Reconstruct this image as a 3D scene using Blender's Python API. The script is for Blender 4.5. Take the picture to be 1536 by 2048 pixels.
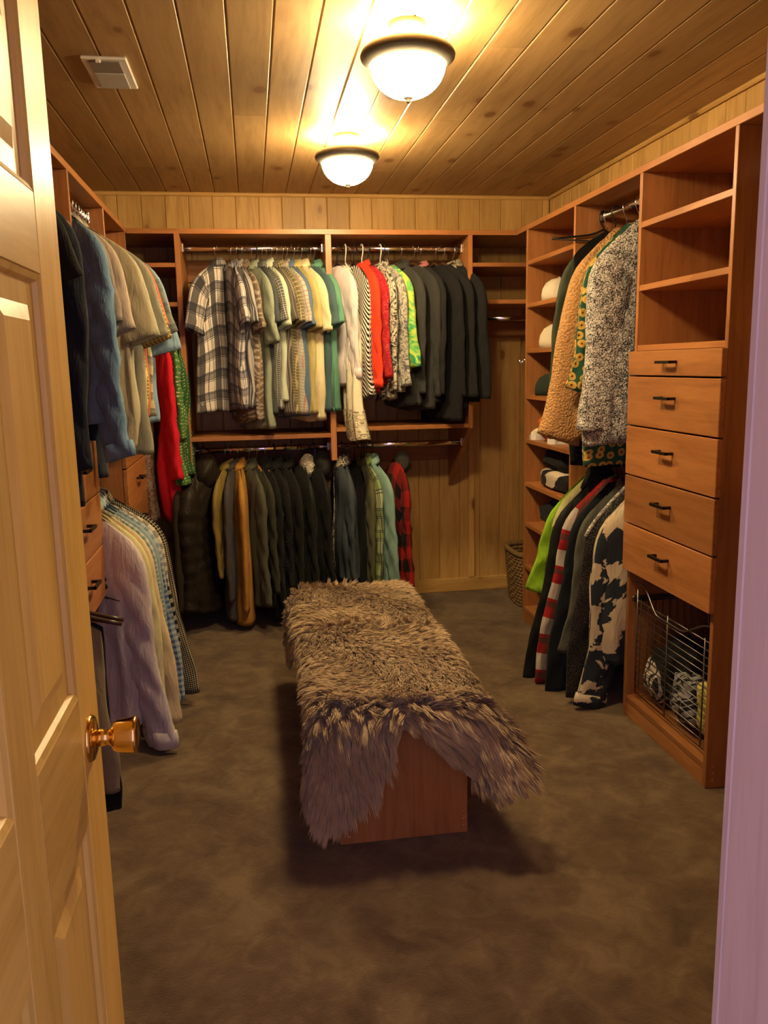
import bpy, bmesh, math, random
import numpy as np
from mathutils import Matrix, Vector
random.seed(7); rng = np.random.default_rng(7)
scene = bpy.context.scene
for o in list(bpy.data.objects): bpy.data.objects.remove(o)
COL = scene.collection
# ------------------------------------------------------------------ camera, world, lights, exposure
FPX = 1652.0; CAMH = 1.45
D_ = np.array([502-768, -(735-1024), -FPX]); D_ /= np.linalg.norm(D_)
V_ = -np.array([950-768, -(10300-1024), -FPX]); V_ -= D_*(V_@D_); V_ /= np.linalg.norm(V_)
MC = np.array([np.cross(D_, V_), D_, V_])            # camera axes -> room axes (x right, y into the closet, z up)
cam = bpy.data.objects.new('camera', bpy.data.cameras.new('camera')); COL.objects.link(cam)
m4 = Matrix.Identity(4)
for i in range(3):
    for j in range(3): m4[i][j] = MC[i][j]
m4.translation = (0, 0, CAMH); cam.matrix_world = m4
cam.data.sensor_fit = 'VERTICAL'; cam.data.sensor_height = 24; cam.data.lens = FPX/2048*24
cam.data.clip_start = .05; scene.camera = cam
def on_y(px, py, Y0):
    r = MC @ np.array([px-768, -(py-1024), -FPX]); return np.array([0, 0, CAMH]) + r*(Y0/r[1])
scene.view_settings.view_transform = 'Standard'; scene.view_settings.look = 'None'
scene.view_settings.gamma = 1; scene.view_settings.use_curve_mapping = False
scene.view_settings.exposure = 0.0
w = bpy.data.worlds.new('daylight'); scene.world = w; w.use_nodes = True
w.node_tree.nodes['Background'].inputs[0].default_value = (.60, .50, .92, 1)      # cool daylight of the room behind the door
w.node_tree.nodes['Background'].inputs[1].default_value = 1.8
LAMP_GLASS = 170.0; LAMP_BULB = 12.0; LAMP_COL = (1.0, .76, .40)
# ------------------------------------------------------------------ node helpers
class NT:
    def __init__(s, name, rough=.6, spec=.3):
        s.m = bpy.data.materials.new(name); s.m.use_nodes = True; s.t = s.m.node_tree
        s.b = s.t.nodes['Principled BSDF']; s.b.inputs['Roughness'].default_value = rough
        s.b.inputs['Specular IOR Level'].default_value = spec
    def n(s, typ, **k):
        nd = s.t.nodes.new(typ)
        for a, v in k.items(): setattr(nd, a, v)
        return nd
    def put(s, sock, v):
        if isinstance(v, bpy.types.NodeSocket): s.t.links.new(v, sock)
        elif isinstance(v, (tuple, list)): sock.default_value = tuple(v) if len(v) != 3 or sock.type != 'RGBA' else (*v, 1)
        else: sock.default_value = v
    def math(s, op, a, b=0, c=None):
        nd = s.n('ShaderNodeMath', operation=op); s.put(nd.inputs[0], a); s.put(nd.inputs[1], b)
        if c is not None: s.put(nd.inputs[2], c)
        return nd.outputs[0]
    def mix(s, f, a, b, bt='MIX'):
        nd = s.n('ShaderNodeMix', data_type='RGBA', blend_type=bt)
        s.put(nd.inputs[0], f); s.put(nd.inputs[6], a); s.put(nd.inputs[7], b); return nd.outputs[2]
    def coord(s, kind='Object', scale=(1, 1, 1), rnd=0):
        tc = s.n('ShaderNodeTexCoord').outputs[kind]; mp = s.n('ShaderNodeMapping')
        s.t.links.new(tc, mp.inputs[0]); mp.inputs['Scale'].default_value = scale
        if rnd:
            oi = s.n('ShaderNodeObjectInfo'); vm = s.n('ShaderNodeVectorMath', operation='SCALE')
            vm.inputs[0].default_value = (rnd, rnd*1.7, rnd*.6); s.t.links.new(oi.outputs['Random'], vm.inputs['Scale'])
            s.t.links.new(vm.outputs[0], mp.inputs['Location'])
        return mp.outputs[0]
    def noise(s, vec, scale, detail=3, rough=.5, dist=0, out=0):
        nd = s.n('ShaderNodeTexNoise'); s.put(nd.inputs['Vector'], vec); nd.inputs['Scale'].default_value = scale
        nd.inputs['Detail'].default_value = detail; nd.inputs['Roughness'].default_value = rough; nd.inputs['Distortion'].default_value = dist
        return nd.outputs[out]
    def voro(s, vec, scale, rnd=1, out='Distance', dim='3D'):
        nd = s.n('ShaderNodeTexVoronoi', voronoi_dimensions=dim); s.put(nd.inputs['Vector'], vec); nd.inputs['Scale'].default_value = scale
        nd.inputs['Randomness'].default_value = rnd; return nd.outputs[out]
    def ramp(s, f, stops, interp='LINEAR'):
        nd = s.n('ShaderNodeValToRGB'); s.put(nd.inputs[0], f); cr = nd.color_ramp; cr.interpolation = interp
        while len(cr.elements) < len(stops): cr.elements.new(.5)
        for e, (p, c) in zip(cr.elements, stops): e.position = p; e.color = (*c, 1) if len(c) == 3 else c
        return nd.outputs[0]
    def bump(s, h, strength=.3, dist=.01):
        nd = s.n('ShaderNodeBump'); nd.inputs['Strength'].default_value = strength; nd.inputs['Distance'].default_value = dist
        s.put(nd.inputs['Height'], h); s.t.links.new(nd.outputs[0], s.b.inputs['Normal'])
    def col(s, c): s.put(s.b.inputs['Base Color'], c); return s
def wood(name, a, b, c, axis, rough=.45, knots=False, rnd=7., blocks=0):
    """pine or cherry: grain stretched along one axis, optional knots, random per piece"""
    s = NT(name, rough, .35)
    sc = [9, 9, 9]; sc['xyz'.index(axis)] = .7
    v = s.coord('Object', sc, rnd)
    g = s.noise(v, 2.2, 5, .6, 1.2); g2 = s.noise(v, 11, 3, .6)
    f = s.math('ADD', s.math('MULTIPLY', g, .7), s.math('MULTIPLY', g2, .3))
    colr = s.ramp(f, [(.3, a), (.5, b), (.72, c)])
    oi = s.n('ShaderNodeObjectInfo')
    hv = s.n('ShaderNodeHueSaturation'); s.t.links.new(colr, hv.inputs['Color'])
    s.put(hv.inputs['Value'], s.math('MULTIPLY_ADD', oi.outputs['Random'], .28, .86)); colr = hv.outputs[0]
    if blocks:
        sb = [blocks]*3; sb['xyz'.index(axis)] = 1.6
        vb = s.voro(s.coord('Object', sb, 0), 1, .7, 'Color')
        bw = s.n('ShaderNodeRGBToBW'); s.t.links.new(vb, bw.inputs[0])
        hb = s.n('ShaderNodeHueSaturation'); s.t.links.new(colr, hb.inputs['Color'])
        s.put(hb.inputs['Value'], s.math('MULTIPLY_ADD', bw.outputs[0], .22, .89)); colr = hb.outputs[0]
    if knots:
        sk = [5.2, 5.2, 5.2]; sk['xyz'.index(axis)] = 3.0
        kv = s.coord('Object', sk, rnd*3)
        d = s.voro(kv, 1, 1)
        k = s.ramp(d, [(.0, (.9, .9, .9)), (.10, (.8, .8, .8)), (.135, (.22, .22, .22)), (.26, (0, 0, 0))])
        colr = s.mix(k, colr, (.16, .06, .018))
    s.col(colr); s.bump(g2, .08, .002); return s.m
def plain(name, c, rough=.5, metal=0, spec=.4):
    s = NT(name, rough, spec); s.b.inputs['Metallic'].default_value = metal
    v = s.coord('Object'); n_ = s.noise(v, 35, 2)
    s.col(s.mix(n_, tuple(x*.9 for x in c), tuple(min(1, x*1.1) for x in c))); return s.m
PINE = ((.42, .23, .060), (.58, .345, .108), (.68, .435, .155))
CHER = ((.25, .092, .026), (.36, .145, .045), (.44, .190, .062))
M = {}
for ax in 'xyz':
    M['pine_'+ax] = wood('pine_'+ax, *PINE, ax, .42, True)
    M['door_'+ax] = wood('door_pine_'+ax, (.62, .37, .065), (.77, .49, .10), (.85, .57, .14), ax, .34, False)
    M['cherry_'+ax] = wood('cherry_'+ax, *CHER, ax, .38, False, 7, 7)
M['ceil_y'] = wood('dimmed_ceiling_pine', (.27, .150, .055), (.37, .225, .090), (.43, .275, .120), 'y', .5, True)  # wall pine darkened in its colour to stand for the grazing light
M['jamb_z'] = wood('daylit_jamb_pine', (.60, .46, .40), (.73, .575, .50), (.82, .65, .57), 'z', .5)  # pine paled and pinkened: cool daylight on the frame put into its colour
M['lens'] = plain('grey_lens', (.20, .19, .18), .4)
M['slab'] = plain('dark_backing', (.10, .055, .02), .8)
M['chrome'] = plain('chrome', (.85, .85, .86), .12, 1)
M['steel_dark'] = plain('bronze_pull', (.035, .026, .02), .4, .8)
M['bronze'] = plain('lamp_bronze', (.10, .085, .065), .5, .6)
M['brass'] = plain('brass', (.85, .55, .16), .16, 1)
M['white'] = plain('white_plastic', (.75, .73, .68), .4)
M['grille'] = plain('grey_grille', (.42, .40, .37), .5)
M['blackp'] = plain('black_plastic', (.012, .012, .012), .4)
M['wiresteel'] = plain('wire_steel', (.24, .22, .20), .35, 1)
M['hang_dark'] = plain('dark_walnut_hanger', (.055, .026, .012), .35)
M['hang_light'] = plain('natural_beech_hanger', (.55, .25, .07), .35)
M['hang_white'] = plain('white_hanger', (.80, .78, .70), .35)
M['hang_blue'] = plain('blue_hanger', (.03, .06, .28), .35)
M['plug'] = plain('wood_plug', (.50, .22, .08), .4)
s = NT('carpet', .95, .1); v = s.coord('Object')
big = s.noise(v, 3.6, 4, .6, .8); fine = s.noise(v, 260, 2); mid = s.noise(v, 12, 3, .6, .8)
f = s.math('ADD', s.math('MULTIPLY', big, .6), s.math('MULTIPLY', mid, .4))
c = s.ramp(f, [(.38, (.080, .048, .020)), (.5, (.135, .086, .040)), (.62, (.200, .138, .068))])
c = s.mix(s.math('MULTIPLY', fine, .35), c, (.05, .032, .016))
s.col(c); s.b.inputs['Sheen Weight'].default_value = .25
s.bump(s.math('ADD', fine, s.math('MULTIPLY', mid, 1.5)), .5, .006); M['carpet'] = s.m
s = NT('lit_frosted_glass', .4); s.col((.9, .85, .75)); s.put(s.b.inputs['Emission Color'], LAMP_COL); s.b.inputs['Emission Strength'].default_value = LAMP_GLASS; M['glass_lit'] = s.m
# ------------------------------------------------------------------ mesh helpers
def link(o): COL.objects.link(o); return o
def setp(o, parent):
    if parent is not None: o.parent = parent
def mesh(name, verts, faces, mat, parent=None, uv=None, smooth=True, world=False):
    verts = np.asarray(verts, float)
    me = bpy.data.meshes.new(name); 
    if world and parent is not None: verts = verts - np.array(wloc(parent))
    me.from_pydata(verts.tolist(), [], [tuple(int(i) for i in f) for f in faces]); me.materials.append(mat)
    if smooth: me.polygons.foreach_set('use_smooth', [True]*len(me.polygons))
    if uv is not None:
        l = me.uv_layers.new(name='UVMap'); idx = np.zeros(len(me.loops), int); me.loops.foreach_get('vertex_index', idx)
        l.data.foreach_set('uv', np.asarray(uv, float)[idx].ravel())
    me.update(); o = link(bpy.data.objects.new(name, me)); setp(o, parent); return o
def wloc(o):
    p = Vector(o.location); q = o.parent
    while q is not None: p += q.location; q = q.parent
    return p
def empty(name, loc, rz=0):
    o = link(bpy.data.objects.new(name, None)); o.location = loc; o.rotation_euler = (0, 0, rz); o.empty_display_size = .05; return o
def tag(o, label=None, cat=None, group=None, kind=None):
    if label: o['label'] = label
    if cat: o['category'] = cat
    if group: o['group'] = group
    if kind: o['kind'] = kind
    return o
def boxdata(x0, x1, y0, y1, z0, z1):
    v = [(x, y, z) for x in (x0, x1) for y in (y0, y1) for z in (z0, z1)]
    return v, [(0, 1, 3, 2), (4, 6, 7, 5), (0, 4, 5, 1), (2, 3, 7, 6), (0, 2, 6, 4), (1, 5, 7, 3)]
def box(name, b, mat, parent=None, bev=.0015):
    """a bevelled board given in room coordinates"""
    if parent is None:
        v, f = boxdata(*b); base = np.array([(b[0]+b[1])/2, (b[2]+b[3])/2, b[4]]); v = np.array(v)-base
    else: v, f = boxdata(*b); base = None; v = np.array(v)-np.array(wloc(parent))
    bm = bmesh.new(); bv = [bm.verts.new(p) for p in v]
    for q in f: bm.faces.new([bv[i] for i in q])
    if bev: bmesh.ops.bevel(bm, geom=list(bm.edges), offset=bev, segments=1, affect='EDGES')
    bmesh.ops.recalc_face_normals(bm, faces=bm.faces)
    me = bpy.data.meshes.new(name); bm.to_mesh(me); bm.free(); me.materials.append(mat)
    o = link(bpy.data.objects.new(name, me)); setp(o, parent)
    if base is not None: o.location = base
    return o
def struct(name, b, mat, bev=0): o = box(name, b, mat, None, bev); o['kind'] = 'structure'; return o
def lathe(name, prof, mat, parent=None, n=32, axis='z', loc=(0, 0, 0), cap=True):
    prof = np.array(prof, float); m = len(prof); vs = []
    for i in range(m):
        for k in range(n):
            a = 2*math.pi*k/n; r, h = prof[i]; p = (r*math.cos(a), r*math.sin(a), h)
            if axis == 'x': p = (p[2], p[0], p[1])
            vs.append(p)
    fs = [(i*n+k, i*n+(k+1) % n, (i+1)*n+(k+1) % n, (i+1)*n+k) for i in range(m-1) for k in range(n)]
    if cap: fs += [tuple(range(n-1, -1, -1)), tuple((m-1)*n+k for k in range(n))]
    o = mesh(name, vs, fs, mat, parent); o.location = loc; fixn(o); return o
def fixn(o):
    bm = bmesh.new(); bm.from_mesh(o.data); bmesh.ops.recalc_face_normals(bm, faces=bm.faces); bm.to_mesh(o.data); bm.free()
def tube(pts, r, n=8, closed=False):
    """returns verts, faces of a tube along pts; r scalar or list"""
    P = np.array(pts, float); m = len(P); R = np.full(m, r, float) if np.isscalar(r) else np.array(r, float)
    T = np.gradient(P, axis=0) if not closed else np.roll(P, -1, 0)-np.roll(P, 1, 0)
    T /= np.linalg.norm(T, axis=1)[:, None]+1e-12
    up = np.array([0, 0, 1.]) if abs(T[0][2]) < .9 else np.array([1., 0, 0]); vs = []
    N = np.cross(up, T[0]); N /= np.linalg.norm(N)
    for i in range(m):
        N = N-T[i]*(N@T[i]); N /= np.linalg.norm(N)+1e-12; B = np.cross(T[i], N)
        for k in range(n):
            a = 2*math.pi*k/n; vs.append(P[i]+R[i]*(math.cos(a)*N+math.sin(a)*B))
    mm = m if closed else m-1
    fs = [(i*n+k, i*n+(k+1) % n, ((i+1) % m)*n+(k+1) % n, ((i+1) % m)*n+k) for i in range(mm) for k in range(n)]
    if not closed: fs += [tuple(range(n-1, -1, -1)), tuple((m-1)*n+k for k in range(n))]
    return np.array(vs), fs
def join(parts):
    vs = []; fs = []; k = 0
    for v, f in parts:
        vs.append(np.asarray(v, float)); fs += [tuple(i+k for i in q) for q in f]; k += len(v)
    return np.vstack(vs), fs
# ------------------------------------------------------------------ room shell
XL, XR, YB, YF, ZC = -1.10, 1.84, 5.05, .45, 2.437
struct('floor', (XL-.1, XR+.1, -3.0, YB+.1, -.06, 0), M['carpet'])
ceil = struct('ceiling', (XL-.1, XR+.1, YF, YB+.1, ZC+.012, ZC+.06), M['slab'])
wb = struct('wall_back', (XL-.1, XR+.1, YB+.012, YB+.08, 0, ZC+.01), M['slab'])
wl = struct('wall_left', (XL-.08, XL-.012, YF, YB, 0, ZC+.01), M['slab'])
wr = struct('wall_right', (XR+.012, XR+.08, YF, YB, 0, ZC+.01), M['slab'])
DX0, DX1 = -.290, .512
wf = struct('wall_front', (XL-.1, DX0-.02, YF-.12, YF, 0, ZC), M['door_z'])
box('wall_side', (DX1+.02, XR+.1, YF-.12, .78, 0, ZC), M['door_z'], wf, 0)
box('wall_over_door', (DX0-.02, DX1+.02, YF-.12, YF, 2.07, ZC), M['door_z'], wf, 0)
BM = {}
def plank(parent, axis, a, b, u, wdt, normal, level, mat):
    """tongue-and-groove plank: long axis from a to b, chamfered long edges, face at `level` looking along `normal`"""
    key = (axis, normal, round(b-a, 3), round(wdt, 3), mat.name); t, ch = .014, .0045
    if key not in BM:
        Lh, hw = (b-a)/2-.0008, wdt/2-.0004
        sec = [(-hw, t), (-hw, ch), (-hw+ch, 0), (hw-ch, 0), (hw, ch), (hw, t)]
        vs = [(q*Lh, p, h) for q in (-1, 1) for p, h in sec]; n = 6
        fs = [tuple(range(n)), tuple(range(2*n-1, n-1, -1))]+[(i, i+n, (i+1) % n+n, (i+1) % n) for i in range(n)]
        R = []
        for (l, p, h) in vs:        # l along, p across, h behind the face
            d = {}; d[axis] = l; na = normal[1]; sg = 1 if normal[0] == '+' else -1
            d[na] = -sg*h; rest = [q for q in 'xyz' if q not in (axis, na)][0]; d[rest] = p
            R.append((d['x'], d['y'], d['z']))
        me = bpy.data.meshes.new('plank'); me.from_pydata(R, [], fs); me.materials.append(mat)
        bm = bmesh.new(); bm.from_mesh(me); bmesh.ops.recalc_face_normals(bm, faces=bm.faces); bm.to_mesh(me); bm.free(); BM[key] = me
    o = link(bpy.data.objects.new('plank', BM[key])); na = normal[1]; rest = [q for q in 'xyz' if q not in (axis, na)][0]
    d = {axis: (a+b)/2, na: level, rest: u}; o.parent = parent
    o.location = Vector((d['x'], d['y'], d['z']))-parent.location; return o
def run(lo, hi, phase, wdt):
    k = math.floor((lo-phase)/wdt); out = []
    x = phase+k*wdt
    while x < hi-1e-6:
        a, b = max(lo, x), min(hi, x+wdt)
        if b-a > .012: out.append(((a+b)/2, b-a))
        x += wdt
    return out
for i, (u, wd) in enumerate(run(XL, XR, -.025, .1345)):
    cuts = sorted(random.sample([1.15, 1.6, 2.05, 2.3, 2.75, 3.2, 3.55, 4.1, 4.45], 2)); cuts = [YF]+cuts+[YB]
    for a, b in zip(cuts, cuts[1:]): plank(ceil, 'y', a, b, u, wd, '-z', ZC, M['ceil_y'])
for u, wd in run(XL, XR, -.0454, .1318): plank(wb, 'z', 0, ZC, u, wd, '-y', YB, M['pine_z'])
for u, wd in run(.79, YB, .10, .1318): plank(wr, 'z', 0, ZC, u, wd, '-x', XR, M['pine_z'])
for u, wd in run(YF, YB, .10, .1318): plank(wl, 'z', 0, ZC, u, wd, '+x', XL, M['pine_z'])
struct('baseboard_back', (XL, XR, YB-.016, YB-.0005, 0, .088), M['pine_x'], .003)
struct('trim_1', (XL, XR, YB-.022, YB-.0005, ZC-.022, ZC-.0005), M['pine_x'], .008)
struct('trim_2', (XR-.022, XR-.0005, .79, YB-.022, ZC-.022, ZC-.0005), M['pine_y'], .008)
struct('trim_3', (XL+.0005, XL+.022, YF, YB-.022, ZC-.022, ZC-.0005), M['pine_y'], .008)
struct('trim_4', (1.325, 1.365, YB-.02, YB-.0005, .088, 1.69), M['pine_z'], .004)
# door frame on the latch side
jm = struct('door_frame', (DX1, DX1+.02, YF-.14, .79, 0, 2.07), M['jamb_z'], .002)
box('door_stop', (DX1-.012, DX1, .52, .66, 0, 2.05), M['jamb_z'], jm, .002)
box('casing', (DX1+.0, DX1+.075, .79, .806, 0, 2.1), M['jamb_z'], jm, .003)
box('door_head', (DX0-.02, DX1, YF-.14, YF, 2.04, 2.07), M['door_x'], jm, .002)
box('jamb', (DX0-.02, DX0-.002, YF-.14, YF, 0, 2.04), M['door_z'], jm, .002)
# six-panel pine door, standing open
DF = -.253; Y0, Y1 = .468, 1.236; TH = .036
door = struct('door_1', (DF-.026, DF-.010, Y0+.05, Y1-.05, .05, 2.0), M['door_z'])
def dbox(n, y0, y1, z0, z1, mat): return box(n, (DF-TH, DF, y0, y1, z0, z1), mat, door, .002)
dbox('stile', Y0, Y0+.115, .012, 2.03, M['door_z']); dbox('stile', Y1-.118, Y1, .012, 2.03, M['door_z'])
dbox('stile', .805, .895, .012, 2.03, M['door_z'])
rails = [(.012, .25), (.825, 1.012), (1.568, 1.668), (1.90, 2.03)]
for z0, z1 in rails:
    for a, b in ((Y0+.115, .805), (.895, Y1-.118)): dbox('rail', a, b, z0, z1, M['door_y'])
for (z0, z1) in ((.25, .825), (1.012, 1.568), (1.668, 1.90)):
    for a, b in ((Y0+.115, .805), (.895, Y1-.118)):
        def ring(i, h): return [(DF-h, a+i, z0+i), (DF-h, b-i, z0+i), (DF-h, b-i, z1-i), (DF-h, a+i, z1-i)]
        vs = ring(0, .001)+ring(.007, .004)+ring(.012, .013)+ring(.026, .014)
        fs = [(r*4+k, r*4+(k+1) % 4, (r+1)*4+(k+1) % 4, (r+1)*4+k) for r in range(3) for k in range(4)]
        mo = mesh('moulding', vs, fs, M['door_z'], door, smooth=False, world=True)
        vs = ring(.024, .0145)+ring(.058, .004); fs = [(k, (k+1) % 4, 4+(k+1) % 4, 4+k) for k in range(4)]+[(4, 5, 6, 7)]
        mesh('panel', vs, fs, M['door_z'], door, smooth=False, world=True)
kn = empty('door_knob', (0, 0, 0)); kn.parent = door; kn.location = Vector((DF, 1.165, .93))-door.location
lathe('rosette', [(.034, 0), (.034, .002), (.031, .006), (.022, .009), (.014, .010)], M['brass'], kn, 40, 'x')
lathe('knob', [(.013, .008), (.012, .020), (.0125, .023), (.011, .026), (.013, .030), (.021, .034), (.0235, .040), (.026, .058), (.027, .062), (.0265, .0655), (.024, .067), (.016, .0655), (.004, .065)], M['brass'], kn, 40, 'x')
box('latch_plate', (DF-.029, DF-.007, Y1-.0005, Y1+.0012, .90, .96), M['brass'], door, .0003)
# ------------------------------------------------------------------ ceiling lights and exhaust fan
def ceiling_light(x, y, label):
    t = empty('ceiling_light', (x, y, ZC)); tag(t, label, 'lamp', 'dome ceiling lights')
    lathe('canopy', [(.001, 0), (.055, 0), (.055, -.012), (.045, -.022), (.012, -.026), (.008, -.05), (.001, -.05)], M['bronze'], t)
    lathe('stem', [(.007, -.02), (.007, -.105), (.004, -.206)], M['bronze'], t, 12)
    rp = [(.119, -.072), (.126, -.071), (.137, -.080), (.141, -.090), (.139, -.098), (.126, -.108), (.117, -.116), (.112, -.117), (.111, -.108), (.116, -.090), (.119, -.072)]
    lathe('rim', rp, M['bronze'], t, 56, cap=False)
    a = np.linspace(0, 1, 14); R, Hh = .113, .098
    pr = [(R*math.cos(q*math.pi/2*.96), -.108-Hh*math.sin(q*math.pi/2)) for q in a]
    pr2 = [(max(r-.004, .003), z+.004) for r, z in pr[::-1]]
    lathe('glass_bowl', pr+pr2, M['glass_lit'], t, 48, cap=False)
    lathe('finial', [(.001, -.198), (.018, -.199), (.019, -.203), (.012, -.208), (.007, -.212), (.008, -.217), (.001, -.221)], M['bronze'], t, 20)
    for sx in (-1, 1):
        b = lathe('bulb', [(.002, -.045), (.018, -.040), (.026, -.018), (.02, .01), (.012, .028), (.012, .04)], M['glass_lit'], t, 16); b.location = (sx*.055, 0, -.105); b.rotation_euler = (0, sx*.7, 0)
    ld = bpy.data.lights.new('bulb_light', 'POINT'); ld.energy = LAMP_BULB; ld.color = LAMP_COL; ld.shadow_soft_size = .03
    lo = link(bpy.data.objects.new('bulb_light', ld)); lo.parent = t; lo.location = (0.03, 0, -.075)
ceiling_light(.500, 2.595, 'lit dome ceiling light with bronze rim above near end of bench')
ceiling_light(.457, 3.80, 'lit dome ceiling light with bronze rim beyond the bench, close to back wall')
t = empty('exhaust_fan', (-.42, 3.09, ZC)); tag(t, 'square white exhaust fan cover set in the plank ceiling', 'vent')
box('frame', (-.492, -.348, 2.945, 3.238, ZC-.010, ZC-.0005), M['white'], t, .004)
box('grille', (-.470, -.372, 3.075, 3.225, ZC-.014, ZC-.009), M['grille'], t, .002)
box('light_lens', (-.470, -.372, 2.965, 3.07, ZC-.013, ZC-.009), M['lens'], t, .002)
box('tab', (-.446, -.430, 2.950, 2.962, ZC-.018, ZC-.009), M['white'], t, .002)
# ------------------------------------------------------------------ closet cabinetry
FR, FL, FB = 1.467, -.595, 4.536          # front planes: right run, left run, back run
ZS = 2.134; PT = .02                       # underside of the continuous top shelf; board thickness
CX, CY, CZ = M['cherry_x'], M['cherry_y'], M['cherry_z']
tag(box('top_shelf', (FL, FR, FB, YB-.001, ZS, ZS+.026), CX), 'long wooden top shelf running along the back wall', 'shelf')
tag(box('top_shelf', (FR, XR-.001, .85, YB-.001, ZS, ZS+.026), CY), 'long wooden top shelf above the drawer tower with open cubbies', 'shelf')
tag(box('top_shelf', (XL+.001, FL, .60, YB-.001, ZS, ZS+.026), CY), 'long wooden top shelf above the row of hanging shirts beside the door', 'shelf')
def rod(parent, axis, a, b, p, z):
    """oval chrome closet rod with end sockets; p = the fixed horizontal coordinate"""
    n = 16; vs = []
    for e in (a, b):
        for k in range(n):
            q = 2*math.pi*k/n; d, h = .0078*math.cos(q), .0145*math.sin(q)
            vs.append((e, p+d, z+h) if axis == 'x' else (p+d, e, z+h))
    fs = [(k, (k+1) % n, n+(k+1) % n, n+k) for k in range(n)]+[tuple(range(n)), tuple(range(2*n-1, n-1, -1))]
    o = mesh('rod', vs, fs, M['chrome'], parent, world=True); fixn(o)
    for e, sg in ((a, 1), (b, -1)):
        r = (e, e+sg*.012) if sg > 0 else (e-.012, e)
        bb = (r[0], r[1], p-.013, p+.013, z-.022, z+.026) if axis == 'x' else (p-.013, p+.013, r[0], r[1], z-.022, z+.026)
        box('rod_socket', bb, M['chrome'], o, .004)
    return o
def handle(parent, axis_dir, x, yc, z, ln=.10):
    """bar pull on a face looking along -x (axis_dir -1) or +x (+1): bar plus two posts"""
    s_ = axis_dir; ps = []
    xs = sorted((x+s_*.024, x+s_*.033)); ps.append(boxdata(xs[0], xs[1], yc-ln/2, yc+ln/2, z-.005, z+.005))
    for q in (-1, 1):
        xs = sorted((x, x+s_*.030)); yy = yc+q*(ln/2-.005); ps.append(boxdata(xs[0], xs[1], yy-.005, yy+.005, z-.005, z+.005))
    v, f = join(ps); o = mesh('handle', v, f, M['steel_dark'], parent, smooth=False, world=True); fixn(o); return o
# back hanging unit
YRB = 4.68; ZU, ZLO = 2.081, 1.000
bk = empty('hanging_rack', (.43, YB, .93)); tag(bk, 'wall-hung wooden rack with chrome rods filling the back wall', 'rack')
for x0, x1 in ((-.362, -.334), (.417, .449), (1.196, 1.220)): box('side_panel', (x0, x1, FB, YB-.02, .935 if x0 < 1 else 1.09, ZS), CZ, bk)
v = [(x, y, z) for x in (1.196, 1.220) for (y, z) in ((FB, 1.09), (YB-.02, 1.09), (YB-.02, .70))]
o = mesh('gusset', v, [(0, 1, 2), (5, 4, 3), (0, 3, 4, 1), (1, 4, 5, 2), (2, 5, 3, 0)], CZ, bk, smooth=False, world=True); fixn(o)
box('shelf', (-.334, .417, FB+.003, YB-.02, 1.062, 1.085), CX, bk); box('shelf', (.449, 1.196, FB+.003, YB-.02, 1.092, 1.115), CX, bk)
for a, b in ((-.334, .417), (.449, 1.196)):
    rod(bk, 'x', a, b, YRB, ZU); rod(bk, 'x', a, b, YRB, ZLO)
    box('cleat', (a, b, YB-.022, YB-.002, 1.94, 2.06), CX, bk); box('cleat', (a, b, YB-.022, YB-.002, .86, .98), CX, bk)
for a, b in ((XL+.002, -.362), (1.220, XR-.002)):
    for z in (1.968, 1.770): box('corner_shelf', (a, b, FB+.002, YB-.002, z, z+.022), CX, bk)
    rod(bk, 'x', a if a > 0 else a, b, YRB, 1.70); box('cleat', (a, b, YB-.022, YB-.002, 1.60, 1.70), CX, bk)
# towers
def tower(name, label, side, ya, yb_, shelves, drawers, plinth=True, share=False):
    front = FR if side > 0 else FL; back = XR-.002 if side > 0 else XL+.002
    X = (front, back) if side > 0 else (back, front)
    t = empty(name, ((front+back)/2, (ya+yb_)/2, 0)); tag(t, label, 'cabinet')
    for y0, y1 in ((ya, ya+PT), (yb_-PT, yb_)): 
        pn = box('side_panel', (*X, y0, y1, 0, ZS), CZ, t)
    for y_ in ((ya,) if side > 0 else (ya,)):
        for k in range(3):
            o = lathe('wood_plug', [(.0055, -.0012), (.0055, .0)], M['plug'], t, 12); o.rotation_euler = (math.pi/2, 0, 0)
            o.location = Vector((front+side*.028, y_-.0004, .028+k*.026))-t.location
    xb = (back-.012, back) if side > 0 else (back, back+.012)
    box('back_panel', (*xb, ya+PT, yb_-PT, .07, ZS), CZ, t)
    for z in shelves: box('shelf', (X[0]+(.002 if side > 0 else 0), X[1]-(.002 if side < 0 else 0), ya+PT, yb_-PT, z-.022, z), CY, t)
    if plinth:
        px = (front+.004, front+.022) if side > 0 else (front-.022, front-.004); box('plinth', (*px, ya+PT, yb_-PT, 0, .064), CY, t)
    fx = (front-.021, front-.001) if side > 0 else (front+.001, front+.021)
    for z0, z1 in drawers:
        d = box('drawer', (*fx, ya-.004, yb_+.002, z0+.003, z1-.003), CY, t, .002)
        bx_ = (front, back-.03) if side > 0 else (back+.03, front)
        box('drawer_box', (*bx_, ya+PT+.012, yb_-PT-.012, z0+.02, z1-.02), CY, t, 0)
        handle(d, -side, front-side*.021, (ya+yb_)/2+.0, (z0+z1)/2+.02 if z1-z0 > .15 else (z0+z1)/2+.003)
    return t
DR = [(1.390, 1.485), (1.200, 1.390), (1.007, 1.200), (.815, 1.007), (.620, .815)]
tower('drawer_tower', 'wooden tower with three empty cubbies, five drawers and a wire basket', 1, 2.418, 3.062, [1.958, 1.728, 1.505, .086], DR)
tower('shelf_tower', 'wooden shelf tower of small cubbies with hats and shoes', 1, 3.690, 4.372, [1.975, 1.756, 1.519, 1.275, 1.036, .797, .571, .330, .086], [])
tower('drawer_tower', 'wooden drawer tower whose drawers show between the open door and the white shirt', -1, 2.50, 3.155, [1.958, 1.728, 1.505, 1.205, .086], DR[2:])
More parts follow.
